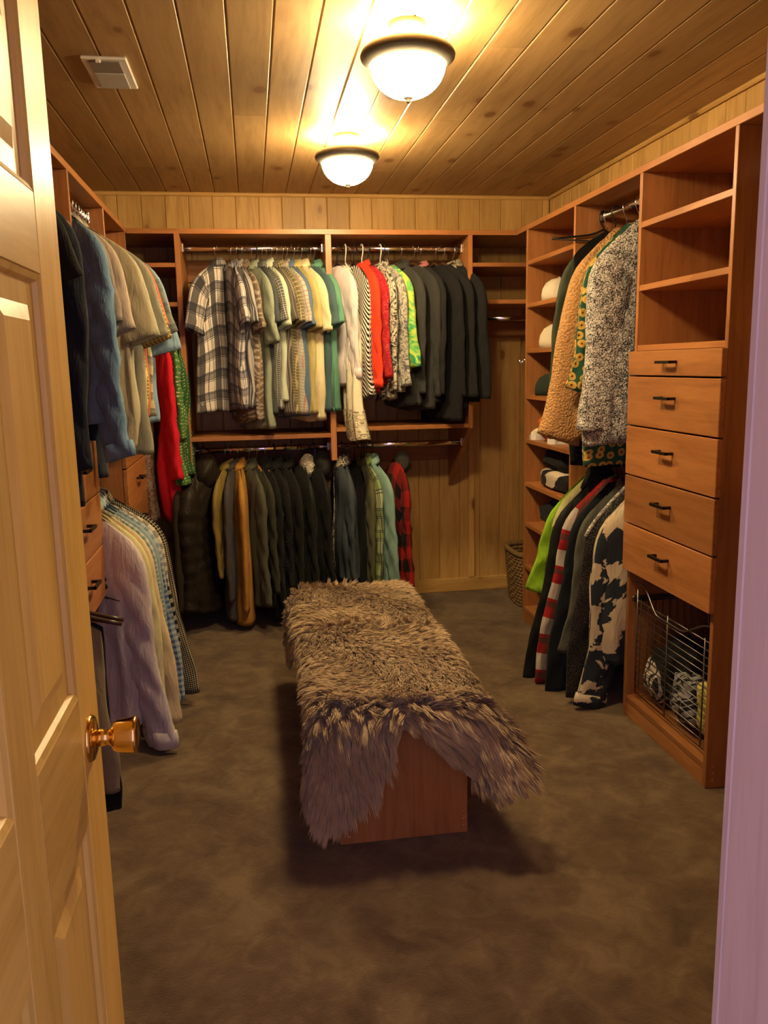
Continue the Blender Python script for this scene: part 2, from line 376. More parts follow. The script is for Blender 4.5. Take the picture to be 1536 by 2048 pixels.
tower('drawer_tower', 'wooden drawer tower showing behind red blouse and micro-check shirt', -1, 3.845, 4.495, [1.958, 1.728, 1.505, .086], DR)
XRR, XRL = 1.59, -.665                    # rods of the right and left runs
hb = empty('hanging_bay', (XRR, 3.376, 1.0)); tag(hb, 'double chrome rods between the drawer tower and shelf tower', 'closet rod')
rod(hb, 'y', 3.062, 3.690, XRR, 2.085); rod(hb, 'y', 3.062, 3.690, XRR, 1.02)
box('cleat', (XR-.022, XR-.002, 3.064, 3.688, 1.94, 2.06), CY, hb)
hb = empty('hanging_bay', (XRL, 3.50, 1.0)); tag(hb, 'double chrome rods holding the pale shirts between two drawer towers', 'closet rod')
rod(hb, 'y', 3.155, 3.845, XRL, 2.09); rod(hb, 'y', 3.155, 3.845, XRL, 1.015)
box('shelf', (XL+.003, FL-.012, 3.157, 3.843, 1.09, 1.112), CY, hb)
hb = empty('hanging_bay', (1.66, 1.7, 1.0)); tag(hb, 'hanging bay with short shelf and chrome rod beside tower, next to door frame', 'closet rod')
box('shelf', (FR+.10, XR-.003, .95, 2.416, 1.050, 1.072), CY, hb); rod(hb, 'y', .95, 2.418, 1.64, .985); rod(hb, 'y', .95, 2.418, 1.64, 2.05)
box('side_panel', (FR, XR-.003, .93, .95, 0, ZS), CZ, hb)
hb = empty('hanging_bay', (-.70, 1.7, 1.0)); tag(hb, 'hanging bay with chrome rods hidden mostly behind the open pine door', 'closet rod')
rod(hb, 'y', .95, 2.50, -.66, .86); rod(hb, 'y', .95, 2.50, -.70, 2.05); box('side_panel', (XL+.003, FL, .93, .95, 0, ZS), CZ, hb)
# coat hook on the side of the shelf tower
t = empty('belt_hook', (1.48, 4.376, 1.475)); tag(t, 'small dark round hook on side of the shelf tower', 'hook')
lathe('plate', [(.001, 0), (.016, 0), (.016, .004), (.006, .006)], M['steel_dark'], t, 16).rotation_euler = (-math.pi/2, 0, 0)
v, f = tube([(0, .004, 0), (-.012, .02, -.02), (-.028, .026, -.03), (-.036, .024, -.012)], .006, 8); mesh('hook', v, f, M['chrome'], t)
# ------------------------------------------------------------------ bench
BX0, BX1, BY0, BY1, BZ = .203, .605, 2.315, 3.60, .435
bn = empty('bench', (.404, 2.95, 0)); tag(bn, 'reddish wooden bench standing on the carpet in the middle of the room', 'bench')
box('end_panel', (BX0, BX1, BY0, BY0+.022, 0, BZ-.022), CZ, bn); box('end_panel', (BX0, BX1, BY1-.022, BY1, 0, BZ-.022), CZ, bn)
box('seat_board', (BX0-.005, BX1+.005, BY0-.005, BY1+.005, BZ-.022, BZ), CY, bn)
box('lower_shelf', (BX0+.02, BX1-.02, BY0+.022, BY1-.022, .075, .097), CY, bn); box('centre_panel', (.393, .415, BY0+.022, BY1-.022, .097, BZ-.022), CY, bn)
box('toe_rail', (BX0+.02, BX0+.04, BY0+.022, BY1-.022, 0, .075), CY, bn); box('toe_rail', (BX1-.04, BX1-.02, BY0+.022, BY1-.022, 0, .075), CY, bn)
for sx in (BX0+.030, BX1-.012):
    for k in range(3):
        o = lathe('wood_plug', [(.0065, -.0012), (.0065, 0)], M['plug'], bn, 14); o.rotation_euler = (math.pi/2, 0, 0); o.location = Vector((sx, BY0-.0003, .022+k*.024))-bn.location
# ------------------------------------------------------------------ sheepskin draped over the bench
PG = np.array([(.42, 2.255), (.50, 2.14), (.60, 2.06), (.70, 2.04), (.80, 2.09), (.815, 2.22), (.73, 2.40), (.665, 2.7), (.66, 3.1), (.68, 3.42), (.72, 3.58), (.68, 3.68), (.5, 3.66), (.3, 3.68), (.10, 3.76), (-.03, 3.70), (-.09, 3.5), (-.02, 3.3), (.10, 3.12), (.135, 2.8), (.12, 2.5), (.03, 2.40), (-.06, 2.24), (-.02, 2.06), (.10, 1.98), (.22, 2.00), (.32, 2.10), (.37, 2.20)])
def inside(x, y):
    r = np.zeros(np.shape(x), bool); n = len(PG)
    for i in range(n):
        x1, y1 = PG[i]; x2, y2 = PG[(i+1) % n]
        c = ((y1 > y) != (y2 > y)) & (x < (x2-x1)*(y-y1)/(y2-y1+1e-12)+x1); r ^= c
    return r
def drape(x, y):
    cx_, cy_ = np.clip(x, BX0-.005, BX1+.005), np.clip(y, BY0-.005, BY1+.005)
    dx, dy = x-cx_, y-cy_; d = np.hypot(dx, dy)+1e-9; ux, uy = dx/d, dy/d
    R = .05; amax = np.radians(84-46*np.clip(ux, 0, 1)*np.clip(-uy+.25, 0, 1))
    al = np.minimum(d/R, amax); ex = np.maximum(d-R*amax, 0)
    out = R*np.sin(al)+ex*np.cos(amax); dn = R*(1-np.cos(al))+ex*np.sin(amax)
    w_ = .006*np.sin(9*x+4*y)*np.sin(7*y)
    return np.stack([cx_+ux*out, cy_+uy*out, BZ+.012+w_-dn], -1)
def normal(x, y, e=.003):
    a = drape(x+e, y)-drape(x-e, y); b = drape(x, y+e)-drape(x, y-e); n = np.cross(a, b); return n/(np.linalg.norm(n, axis=-1)[..., None]+1e-12)
gx, gy = np.meshgrid(np.arange(-.12, .86, .02), np.arange(1.94, 3.80, .02), indexing='ij')
ins = inside(gx[:-1, :-1]+.01, gy[:-1, :-1]+.01); ny = gx.shape[1]; P = drape(gx, gy).reshape(-1, 3)
F = [(i*ny+j, (i+1)*ny+j, (i+1)*ny+j+1, i*ny+j+1) for i, j in zip(*np.nonzero(ins))]
used = sorted({k for f in F for k in f}); rm = {k: i for i, k in enumerate(used)}
s = NT('sheepskin_fur', .75, .25); v = s.coord('Object'); n_ = s.noise(v, 5.5, 3, .6, .5)
s.col(s.ramp(n_, [(.34, (.36, .25, .135)), (.5, (.48, .345, .195)), (.66, (.58, .43, .26))])); s.b.inputs['Sheen Weight'].default_value = .3; M['fur'] = s.m
rug = empty('sheepskin_throw', (.404, 2.95, BZ)); tag(rug, 'shaggy taupe sheepskin draped over the bench', 'sheepskin')
o = mesh('hide', P[used], [tuple(rm[k] for k in f) for f in F], M['fur'], rug, world=True)
so = o.modifiers.new('thickness', 'SOLIDIFY'); so.thickness = .008; so.offset = 0
NT_, NS = 3400, 150000
def sample(n):
    out = np.zeros((0, 2))
    while len(out) < n:
        q = rng.uniform((-.1, 1.96), (.84, 3.78), (n, 2)); q = q[inside(q[:, 0], q[:, 1])]; out = np.vstack([out, q])
    return out[:n]
TC = sample(NT_)
def flow(x, y):
    """hair lies mainly outward from the spine and towards the near end, in swirls"""
    fx = .9*(x-.40)/.3+.6*np.sin(9*y+3*x)+.35*np.sin(17*x+5*y); fy = -.75+.7*np.sin(6*x+8*y)-.9*np.clip(2.5-y, 0, .4)/.4+1.0*np.clip(y-3.45, 0, .2)/.2
    return np.stack([fx, fy], -1)
def tip(q, ln):
    n3 = normal(q[:, 0], q[:, 1]); fl = flow(q[:, 0], q[:, 1]); fl += rng.normal(0, .20, fl.shape); fl /= np.linalg.norm(fl, axis=1)[:, None]+.30
    e = .004; tx = (drape(q[:, 0]+e, q[:, 1])-drape(q[:, 0]-e, q[:, 1]))/(2*e); ty = (drape(q[:, 0], q[:, 1]+e)-drape(q[:, 0], q[:, 1]-e))/(2*e)
    tx /= np.linalg.norm(tx, axis=1)[:, None]+1e-9; ty /= np.linalg.norm(ty, axis=1)[:, None]+1e-9
    d = (.50+.25*np.clip((2.36-q[:, 1])/.1, 0, 1))[:, None]*n3+.95*(tx*fl[:, :1]+ty*fl[:, 1:])+np.array([0, 0, -.12]); d /= np.linalg.norm(d, axis=1)[:, None]
    return d*ln[:, None], n3
fr_ = np.clip((2.36-TC[:, 1])/.1, 0, 1)
tv, tn = tip(TC, rng.uniform(.042, .062, NT_)*(1+.45*fr_)); TB = drape(TC[:, 0], TC[:, 1])
Q = sample(NS)
# nearest tuft through a coarse grid
cell = {}
for i, (a, b) in enumerate(TC): cell.setdefault((int(a/.03), int(b/.03)), []).append(i)
near = np.zeros(NS, int)
for i, (a, b) in enumerate(Q):
    c0, c1 = int(a/.03), int(b/.03); best = None; bd = 9
    for u in (-1, 0, 1):
        for v_ in (-1, 0, 1):
            for k in cell.get((c0+u, c1+v_), ()):
                dd = (TC[k, 0]-a)**2+(TC[k, 1]-b)**2
                if dd < bd: bd = dd; best = k
    near[i] = best if best is not None else 0
B0 = drape(Q[:, 0], Q[:, 1]); N0 = normal(Q[:, 0], Q[:, 1]); L_ = rng.uniform(.8, 1.12, NS)[:, None]
T1 = TB[near]+tv[near]*L_*1.02+(B0-TB[near])*(.62-.30*np.clip((2.36-Q[:, 1])/.1, 0, 1))[:, None]+rng.normal(0, .0045, (NS, 3)); far = np.linalg.norm(T1-B0, axis=1) > .12; T1[far] = B0[far]+tv[near][far]
mid = .5*(B0+T1)+N0*.010; mid2 = .22*B0+.78*T1+N0*.006
dv = T1-B0; sd = np.cross(dv, N0+rng.normal(0, .35, (NS, 3))); sd /= np.linalg.norm(sd, axis=1)[:, None]+1e-9; wdt = rng.uniform(.0009, .0018, NS)[:, None]
V7 = np.stack([B0-sd*wdt, B0+sd*wdt, mid-sd*wdt, mid+sd*wdt, mid2-sd*wdt*.7, mid2+sd*wdt*.7, T1], 1).reshape(-1, 3)
me = bpy.data.meshes.new('fur'); base = (np.arange(NS)*7)[:, None]
quads = np.concatenate([base+np.array([0, 1, 3, 2]), base+np.array([2, 3, 5, 4])]); tris = base+np.array([4, 5, 6])
V7 = V7-np.array(rug.location)
me.vertices.add(len(V7)); me.vertices.foreach_set('co', V7.ravel()); nl = quads.size+tris.size
me.loops.add(nl); me.loops.foreach_set('vertex_index', np.concatenate([quads.ravel(), tris.ravel()]).astype(np.int32))
st = np.concatenate([np.arange(len(quads))*4, len(quads)*4+np.arange(len(tris))*3]).astype(np.int32)
me.polygons.add(len(st)); me.polygons.foreach_set('loop_start', st); me.update(calc_edges=True); me.validate(); me.materials.append(M['fur'])
fo = link(bpy.data.objects.new('fur', me)); fo.parent = rug; fo['kind'] = 'stuff'
# ------------------------------------------------------------------ fabrics (pattern space = UV in metres)
def fabric(name, kind, c1, c2=None, c3=None, sc=1., rough=.9, ax=None):
    s = NT(name, rough, .15); s.b.inputs['Sheen Weight'].default_value = .03
    uv = s.coord('UV'); sp = s.n('ShaderNodeSeparateXYZ'); s.t.links.new(uv, sp.inputs[0]); U, V = sp.outputs[0], sp.outputs[1]
    def band(c, per, duty, ph=0.):
        return s.math('LESS_THAN', s.math('FRACT', s.math('MULTIPLY_ADD', c, 1/per, ph+50.)), duty)
    n_ = s.noise(uv, 14, 3); tint = s.math('MULTIPLY_ADD', n_, .3, .85)
    fine = s.noise(uv, 420, 1); h = fine; bs, bd = .25, .002
    if kind == 'plain': c = s.mix(0, c1, c1)
    elif kind == 'stripe': c = s.mix(band(V if ax == 'v' else U, .014*sc, .45), c1, c2)
    elif kind == 'diag': c = s.mix(band(s.math('ADD', s.math('MULTIPLY', U, 1.3), V), .016*sc, .5), c1, c2)
    elif kind == 'gingham':
        a, b = band(U, .018*sc, .5), band(V, .018*sc, .5); c = s.mix(s.math('MULTIPLY', s.math('ADD', a, b), .5), c1, c2)
    elif kind == 'check':
        a, b = band(U, .02*sc, .2), band(V, .02*sc, .2); c = s.mix(s.math('MAXIMUM', a, b), c1, c2)
    elif kind == 'plaid':
        p = .115*sc; c = s.mix(s.math('MULTIPLY', band(U, p, .40), .85), c1, c2)
        c = s.mix(s.math('MULTIPLY', band(V, p, .38, .1), .62), c, c2)
        for ph in (.50, .58, .82): c = s.mix(s.math('MULTIPLY', band(U, p, .035, -ph), .85), c, c3 or c2)
        for ph in (.12, .20, .75, .83): c = s.mix(s.math('MULTIPLY', band(V, p, .035, ph), .85), c, c3 or c2)
    elif kind == 'buffalo':
        a, b = band(U, .12*sc, .5), band(V, .15*sc, .5); c = s.mix(s.math('MULTIPLY', s.math('ADD', a, b), .5), c1, c2)
    elif kind == 'dots':
        c = s.mix(s.math('LESS_THAN', s.voro(uv, 52/sc, .35, dim='2D'), .20), c1, c2)
    elif kind == 'floral':
        d = s.noise(uv, 22/sc, 2, .5, 1.6); c = s.ramp(d, [(0, c2), (.43, c3 or c2), (.485, c1), (.60, c2), (.66, c1)], 'CONSTANT')
    elif kind == 'paisley':
        w_ = s.n('ShaderNodeTexWave', wave_type='RINGS'); s.put(w_.inputs['Vector'], uv); w_.inputs['Scale'].default_value = 9/sc; w_.inputs['Distortion'].default_value = 14; w_.inputs['Detail'].default_value = 2
        c = s.ramp(w_.outputs[1], [(0, c1), (.62, c1), (.74, c2), (1, c2)])
    elif kind == 'rings':
        d = s.voro(uv, 21/sc, .45, dim='2D'); c = s.ramp(d, [(0, (.10, .02, .02)), (.10, c2), (.26, c3), (.33, c2), (.40, c1)], 'CONSTANT')
    elif kind == 'tiedye':
        d = s.noise(uv, 9/sc, 3, .5, 2.2); c = s.ramp(d, [(.30, c3), (.42, c1), (.54, c2), (.62, c1), (.72, c3)])
    elif kind == 'bleach':
        d = s.noise(uv, 6.5/sc, 4, .62, .3); c = s.ramp(d, [(.50, c1), (.515, c2), (1, c2)])
    elif kind == 'denim':
        c = s.mix(s.noise(uv, 9, 4, .7), c1, c2); h = s.noise(uv, 300, 2)
    elif kind == 'tweed':
        d = s.math('ADD', s.math('MULTIPLY', s.noise(s.coord('Object'), 210/sc, 2, .7), .7), s.math('MULTIPLY', s.noise(s.coord('Object'), 30/sc, 3, .6), .3)); c = s.ramp(d, [(.44, c1), (.55, c2)]); h = s.noise(s.coord('Object'), 130/sc, 2); bs, bd = .9, .012
    elif kind == 'sherpa':
        d = s.voro(s.coord('Object'), 105/sc, 1); c = s.mix(d, c2, c1); h = s.math('SUBTRACT', 1, d); bs, bd = .7, .012; s.b.inputs['Specular IOR Level'].default_value = .03; s.b.inputs['Roughness'].default_value = 1.
    elif kind == 'sequin':
        d = s.voro(uv, 190, 1, dim='2D'); c = s.mix(s.math('LESS_THAN', d, .22), c1, c2); s.b.inputs['Roughness'].default_value = .35
    elif kind == 'blocks':       # red and white blocks down the sleeve
        c = s.mix(band(V, .16*sc, .46), c1, c2); c = s.mix(s.math('MULTIPLY', band(V, .16*sc, .16, .25), .8), c, c3); c = s.mix(s.math('MULTIPLY', band(U, .11, .3), .55), c, c3)
    hv = s.n('ShaderNodeHueSaturation'); s.put(hv.inputs['Color'], c); s.put(hv.inputs['Value'], tint)
    s.col(hv.outputs[0])
    if kind in ('tweed', 'sherpa'): s.bump(h, bs, bd)
    else:
        cr = s.noise(s.coord('Object', (34, 34, 9), 20.), 1., 3, .55, 1.4)
        s.bump(s.math('ADD', s.math('MULTIPLY', cr, 1.0), s.math('MULTIPLY', h, .05)), .38, .018)
    return s.m
K = (.010, .0095, .010)
FAB = {}
def F_(key, *a, **k):
    if key not in FAB: FAB[key] = fabric('fabric_'+key, *a, **k)
    return FAB[key]
# ------------------------------------------------------------------ garment builder. local x = shoulder line (+x = end nearest the room), y = thickness, z = 0 at the rod
def sstep(a, b, x): q = np.clip((x-a)/(b-a), 0, 1); return q*q*(3-2*q)
def fold(q): return 1-2*np.abs(np.sin(q/2))**.75
def grid_faces(m, n, close=True):
    fs = []
    for i in range(m-1):
        for k in range(n if close else n-1): fs.append((i*n+k, i*n+(k+1) % n, (i+1)*n+(k+1) % n, (i+1)*n+k))
    return fs
MESH = mesh
class Garment:
    def __init__(g, W=.21, L=.72, T=.030, Wh=None, sl=.58, neck=.06, amp=.012, seed=0, lean=0., puff=0, z0=-.088, lumps=0, hemc=.03):
        g.W, g.L, g.T, g.Wh, g.sl, g.neck, g.amp, g.lean, g.puff, g.z0, g.lumps, g.hemc = W, L, T, Wh or W*.98, sl, neck, amp, lean, puff, z0, lumps, hemc
        r = np.random.default_rng(seed); g.r = r; g.ph = r.uniform(0, 6.28, 12); g.k = r.uniform(38, 85, 4)
    def shoulder(g, x): return g.z0-g.sl*np.maximum(np.abs(x)-g.neck, 0)-.022*(np.abs(x)/g.W)**6
    def pt(g, s, th, off=0.):
        c, sn = np.cos(th), np.sin(th); cx = np.sign(c)*np.abs(c)**.62; ys = np.sign(sn)*np.abs(sn)**.75
        a = g.W+(g.Wh-g.W)*s-.012*np.exp(-((s-.35)/.2)**2); x = a*cx
        b = .007+g.T*(1-np.exp(-s/.07))*(.85+.35*s)
        b = b+.030*np.exp(-(x/(g.neck*.85))**2)*np.exp(-s/.05)
        if g.puff: b = b*(1+.0*s)+.024*np.abs(np.sin(np.pi*s*g.L/g.puff))**.6*sstep(0, .1, s)
        ph, k = g.ph, g.k; A = g.amp*np.minimum(1, .15+1.1*s)
        y = (b+off)*ys+A*(.6*fold(k[0]*x+ph[0]+2*np.sin(2.5*s+ph[1]))+.4*fold(k[1]*x+ph[2]-3*s))
        y = y+np.sign(sn)*A*.45*fold(k[2]*x+ph[3]+5*s)*np.abs(sn)**.5+.5*g.amp*np.sin(9*s+ph[4]+6*x)
        x = x+.006*np.sin(14*s+ph[5])*s+g.lean*s
        z = g.shoulder(a*cx)*(1-.0*s)+(g.z0-g.shoulder(a*cx))*.8*s-s*g.L+g.hemc*(cx**2)*s**5+.006*np.sin(20*x+ph[6])*s
        z = z-.018*np.exp(-(x/g.neck)**2)*np.exp(-s/.04)*(sn < 0)
        return np.stack([x, y, z], -1)
    def body(g, m=34, n=56):
        s = np.linspace(0, 1, m)**1.15; th = np.arange(n)*2*np.pi/n
        S, TH = np.meshgrid(s, th, indexing='ij'); P = g.pt(S, TH)
        C = P[-1].mean(0); inner = C+(P[-1]-C)*np.array([.965, .8, 1])+np.array([0, 0, .004]); inner2 = inner+np.array([0, 0, .06])
        V = np.concatenate([P.reshape(-1, 3), inner, inner2]); U = np.stack([np.concatenate([P[..., 0].ravel()+.4*(np.sin(TH) > 0).ravel(), inner[:, 0], inner2[:, 0]]), np.concatenate([(-S*g.L).ravel(), inner[:, 2], inner2[:, 2]])], -1)
        return V, grid_faces(m+2, n), U
    def sleeve(g, side, ln, r0=.082, r1=.060, flare=8, drop=None, yo=0., m=None, flat=.30, wr=.05):
        """tube that continues the shoulder line, bends over the shoulder point and hangs down"""
        lead = .105; tot = ln+lead; m = m or (34 if ln > .35 else 22); n = 24; q = np.linspace(0, tot, m); x0 = g.W-lead-.01
        phi = math.degrees(math.atan(g.sl)); ph = g.ph; P = []; D = []
        sh = np.array([side*x0, 0, float(g.shoulder(np.array(x0)))]); d0 = np.array([side*math.cos(math.radians(phi)), 0, -math.sin(math.radians(phi))])
        p = sh+np.array([side*d0[2]*side, 0, -abs(d0[0])])*r0*.98*np.array([1, 1, 1]) if False else sh+np.array([-side*math.sin(math.radians(phi)), 0, -math.cos(math.radians(phi))])*r0*.97
        for i in range(m):
            ang = math.radians(phi+(90-flare-phi)*float(sstep(.06, .19, q[i]))+(7*math.sin(9*max(q[i]-.22, 0)+ph[7]) if ln > .35 else 0)*float(sstep(.25, .4, q[i])))
            d = np.array([side*math.cos(ang), 0, -math.sin(ang)]); D.append(d); P.append(p.copy()); p = p+d*tot/(m-1)
        P, D = np.array(P), np.array(D); t = q/tot; P[:, 1] += yo*t+.006*np.sin(7*q+ph[8])*t; P[:, 0] += g.lean*np.clip((q-lead)/g.L, 0, 1)
        r = r0+(r1-r0)*sstep(.08, tot*.9, q); N = np.stack([-D[:, 2], 0*q, D[:, 0]], -1)
        th = np.arange(n)*2*np.pi/n; V = []; U = []
        for i in range(m):
            wob = 1+wr*.35*np.sin(q[i]/.17*6.28+ph[9])*float(sstep(.2, .35, q[i]))
            tk = min(r[i]*flat, .055)*(.25+.75*float(sstep(0, .13, q[i])))
            if g.puff: wob = wob*(.88+.18*abs(math.sin(math.pi*q[i]/g.puff))**.6); tk = tk*(.75+.4*abs(math.sin(math.pi*q[i]/g.puff))**.6)
            cx, sy = np.cos(th), np.sin(th)
            cr = wr*.14*(fold(q[i]*55+3.2*cx+ph[9])*.6+fold(q[i]*31-4.5*cx+ph[10])*.8)*float(sstep(.10, .25, q[i]))*np.abs(sy)**.5
            ring = P[i]+(cx*r[i]*wob)[:, None]*N[i]+(np.sign(sy)*np.abs(sy)**.85*tk+cr)[:, None]*np.array([0, 1, 0])
            V.append(ring); U.append(np.stack([cx*r[i]+.3*(sy > 0)+side*.13, np.full(n, -q[i])], -1))
        e = V[-1]; C = e.mean(0); V += [C+(e-C)*np.array([.93, .7, 1]), C+(e-C)*np.array([.9, .6, 1])-D[-1]*.05]; U += [U[-1], U[-1]]
        g.end = (C, D[-1], N[-1], r[-1], flat, th, e)
        return np.concatenate(V), grid_faces(m+2, n)+[tuple(range(n-1, -1, -1))], np.concatenate(U)
    def cuff(g, h=.05):
        C, D, N, r, fl, th, e = g.end; V = []; n = len(th); U = []
        for (q, sc_) in ((-h, .9), (-h, 1.05), (-h*.5, 1.08), (0.004, 1.06), (.004, .95), (-h*.5, .9)):
            V.append(C+(e-C)*np.array([sc_, 1+(sc_-1)*3, sc_])+D*q); U.append(np.stack([th*.05, np.full(n, q)], -1))
        return np.concatenate(V), grid_faces(len(V)//1 if False else 6, n), np.concatenate(U)
    def collar(g, h=.036, spread=1.35, face=-1):
        n = 34; h = h*.72; a = np.linspace(.32, 2*np.pi-.32, n)+(np.pi/2*face if True else 0); V = []; U = []
        for (rr, z) in ((.92, -.014), (.95, h), (1.03, h+.005), (spread, h*.15), (spread*1.06, -h*.35), (spread*.98, -h*.30), (1.02, h*.5)):
            x = .050*rr*np.cos(a); y = .034*rr*np.sin(a); tilt = -.018*np.sin(a)*face
            V.append(np.stack([x, y, g.z0-.010+z+tilt-.10*np.maximum(np.abs(x)-.06, 0)], -1)); U.append(np.stack([a*.06, np.full(n, z)], -1))
        V = np.array(V); return V.reshape(-1, 3), grid_faces(7, n, False), np.array(U).reshape(-1, 2)
    def strip(g, face, s0, s1, x0, x1, off=.003):
        m, n = 24, 5; s = np.linspace(s0, s1, m); V = []
        for q in s:
            for xx in np.linspace(x0, x1, n):
                c = np.sign(xx)*(np.abs(xx)/g.W)**(1/.62) if xx else 0.; th = np.arccos(np.clip(c, -1, 1))*face
                V.append(g.pt(np.array(q), np.array(th), off))
        V = np.array(V); return V, grid_faces(m, n, False), V[:, [0, 2]]
    def hood(g, size=1.0, face=-1):
        m, n = 14, 20; V = []
        for i in range(m):
            p = math.pi*i/(m-1)
            for k in range(n):
                q = 2*math.pi*k/n; r = math.sin(p)*(1+.12*math.sin(3*q+5*p))
                V.append((.085*size*r*math.cos(q)+.02, -face*.035+.060*size*r*math.sin(q), g.z0+.005-.02*size+.085*size*math.cos(p)-.03*abs(math.cos(q))*r))
        V = np.array(V); return V, grid_faces(m, n), V[:, [0, 2]]
def hanger(root_loc, rz, kind, W, sl, neck, label, group, z0):
    """hook over the rod, shoulder arms just inside the garment"""
    t = empty('clothes_hanger', root_loc, rz); tag(t, label, 'hanger', group)
    mat = {'dark': M['hang_dark'], 'light': M['hang_light'], 'white': M['hang_white'], 'black': M['blackp'], 'blue': M['hang_blue'], 'wire': M['chrome']}[kind]
    hook = [(0, 0, z0+.012), (0, 0, -.050), (.010, 0, -.036), (.019, 0, -.016), (.020, 0, .004), (.012, 0, .019), (0, 0, .0235), (-.013, 0, .019), (-.019, 0, .006), (-.019, 0, -.010)]
    v, f = tube(hook, .0032 if kind in ('white', 'black', 'blue') else .0019, 7); mesh('hook', v, f, mat if kind in ('white', 'black', 'blue') else M['chrome'], t)
    a = max(W-.035, .10); xs = np.linspace(-a, a, 15); pts = [(x, 0, z0-.012-sl*max(abs(x)-.03, 0)*.96+.020*math.exp(-(x/.03)**2)) for x in xs]
    r = [.0055+.0045*math.cos(x/a*1.4) for x in xs] if kind in ('dark', 'light') else .0045
    v, f = tube(pts, r, 8); 
    if kind in ('dark', 'light'): v[:, 2] = v[:, 2]
    mesh('arms', v, f, mat, t)
    if kind in ('white', 'wire', 'black', 'blue'):
        v, f = tube([pts[0], (0, 0, pts[0][2]-.012), pts[-1]], .0035, 7); mesh('crossbar', v, f, mat, t)
RAIL = {'BU': ('x', YRB, ZU), 'BL': ('x', YRB, ZLO), 'CL': ('x', YRB, 1.70), 'LU': ('y', XRL, 2.09), 'LL': ('y', XRL, 1.015), 'RU': ('y', XRR, 2.085), 'RL': ('y', XRR, 1.02), 'L0': ('y', -.66, .86), 'LN': ('y', -.70, 2.05)}
SEED = [100]
BS = dict(B=.90, C=.90, L=1., R=.80)
def garment(rail, pos, a, name, label, cat, mat, W=.21, L=.72, T=.028, slv=None, hg='dark', collar=None, hood=None, placket=False, cuff=None, mats=None, hgl=None, grp=None, short='garment', yo=0., pocket=False, buttons=None, hang=True, bands=(), piping=None, **k):
    """pos: photo column of the hook for back rails, room y for side rails; a: swing of the outer end in degrees"""
    ax, fixed, zr = RAIL[rail]; SEED[0] += 1; mats = mats or {}
    if ax == 'x': loc = (float(on_y(pos, 490 if rail == 'BU' else 900, fixed)[0]) if pos > 5 else pos, fixed, zr); rz = math.radians(-90+a); face = -1
    elif rail[0] == 'L': loc = (fixed, pos, zr); rz = math.radians(a); face = -1
    else: loc = (fixed, pos, zr); rz = math.radians(180+a); face = 1
    bs = BS[rail[0]]
    def mesh(nm, v, f, mt, par, u): v = np.array(v); v[:, 0] = np.where(v[:, 0] < 0, v[:, 0]*bs, v[:, 0]); return MESH(nm, v, f, mt, par, u)
    g = Garment(W, L, T, seed=SEED[0], **k); t = empty(name, loc, rz); tag(t, label, cat, grp)
    v, f, u = g.body(); mesh('body', v, f, mat, t, u)
    if slv:
        for side in (1, -1):
            kw = dict(slv); ln = kw.pop('ln'); 
            if side < 0: kw['flare'] = min(kw.get('flare', 8), -2)
            v, f, u = g.sleeve(side, ln, yo=yo, **kw); so = mesh('sleeve', v, f, mats.get('sleeve', mat), t, u); fixn(so)
            if cuff: v, f, u = g.cuff(cuff); mesh('cuff', v, f, mats.get('cuff', mat), so, u)
    if collar: v, f, u = g.collar(collar, face=face); mesh('collar', v, f, mats.get('collar', mat), t, u)
    if hood: v, f, u = g.hood(hood, face); mesh('hood', v, f, mats.get('hood', mat), t, u)
    if placket:
        v, f, u = g.strip(face, .03, .99, -.016, .016); po = mesh('placket', v, f, mats.get('placket', mat), t, u)
        so = po.modifiers.new('thickness', 'SOLIDIFY'); so.thickness = .003
        if buttons:
            for q in np.linspace(.1, .92, 7):
                p = g.pt(np.array(q), np.array(face*np.pi/2), .0065); b = lathe('button', [(.001, -.001), (.0055, -.001), (.0055, .0012), (.001, .0016)], buttons, po, 10); b.location = p; b.rotation_euler = (math.pi/2, 0, 0)
    for nm, s0, s1, bm_, off in bands:
        n_, m_ = 56, 10; S, TH = np.meshgrid(np.linspace(s0, s1, m_), np.arange(n_)*2*np.pi/n_, indexing='ij'); P = g.pt(S, TH, off)
        mesh(nm, P.reshape(-1, 3), grid_faces(m_, n_), bm_, t, P.reshape(-1, 3)[:, [0, 2]])
    if piping:
        xs = np.linspace(g.neck*.6, g.W+.02, 14); v, f = tube([(x, face*.004, float(g.shoulder(np.array(x)))+.004) for x in xs], .008, 8); mesh('piping', v, f, piping, t, v[:, [0, 2]])
    if pocket:
        v, f, u = g.strip(face, .26, .44, .045, .14, .004); po = mesh('pocket', v, f, mat, t, u); so = po.modifiers.new('thickness', 'SOLIDIFY'); so.thickness = .003
    if hang: hanger(loc, rz, hg, W, g.sl, g.neck, hgl or (HN[hg]+' hanger carrying the '+short), None, g.z0)
    return t, g
HN = dict(dark='dark walnut wooden', light='natural beech wooden', white='white plastic tube', black='black plastic', blue='blue plastic', wire='chrome wire')
SS = lambda ln=.21, fl=22, r0=.085, r1=.078, **k: dict(ln=ln, flare=fl, r0=r0, r1=r1, **k)
LS = lambda ln=.56, fl=6, r0=.080, r1=.052, **k: dict(ln=ln, flare=fl, r0=r0, r1=r1, **k)
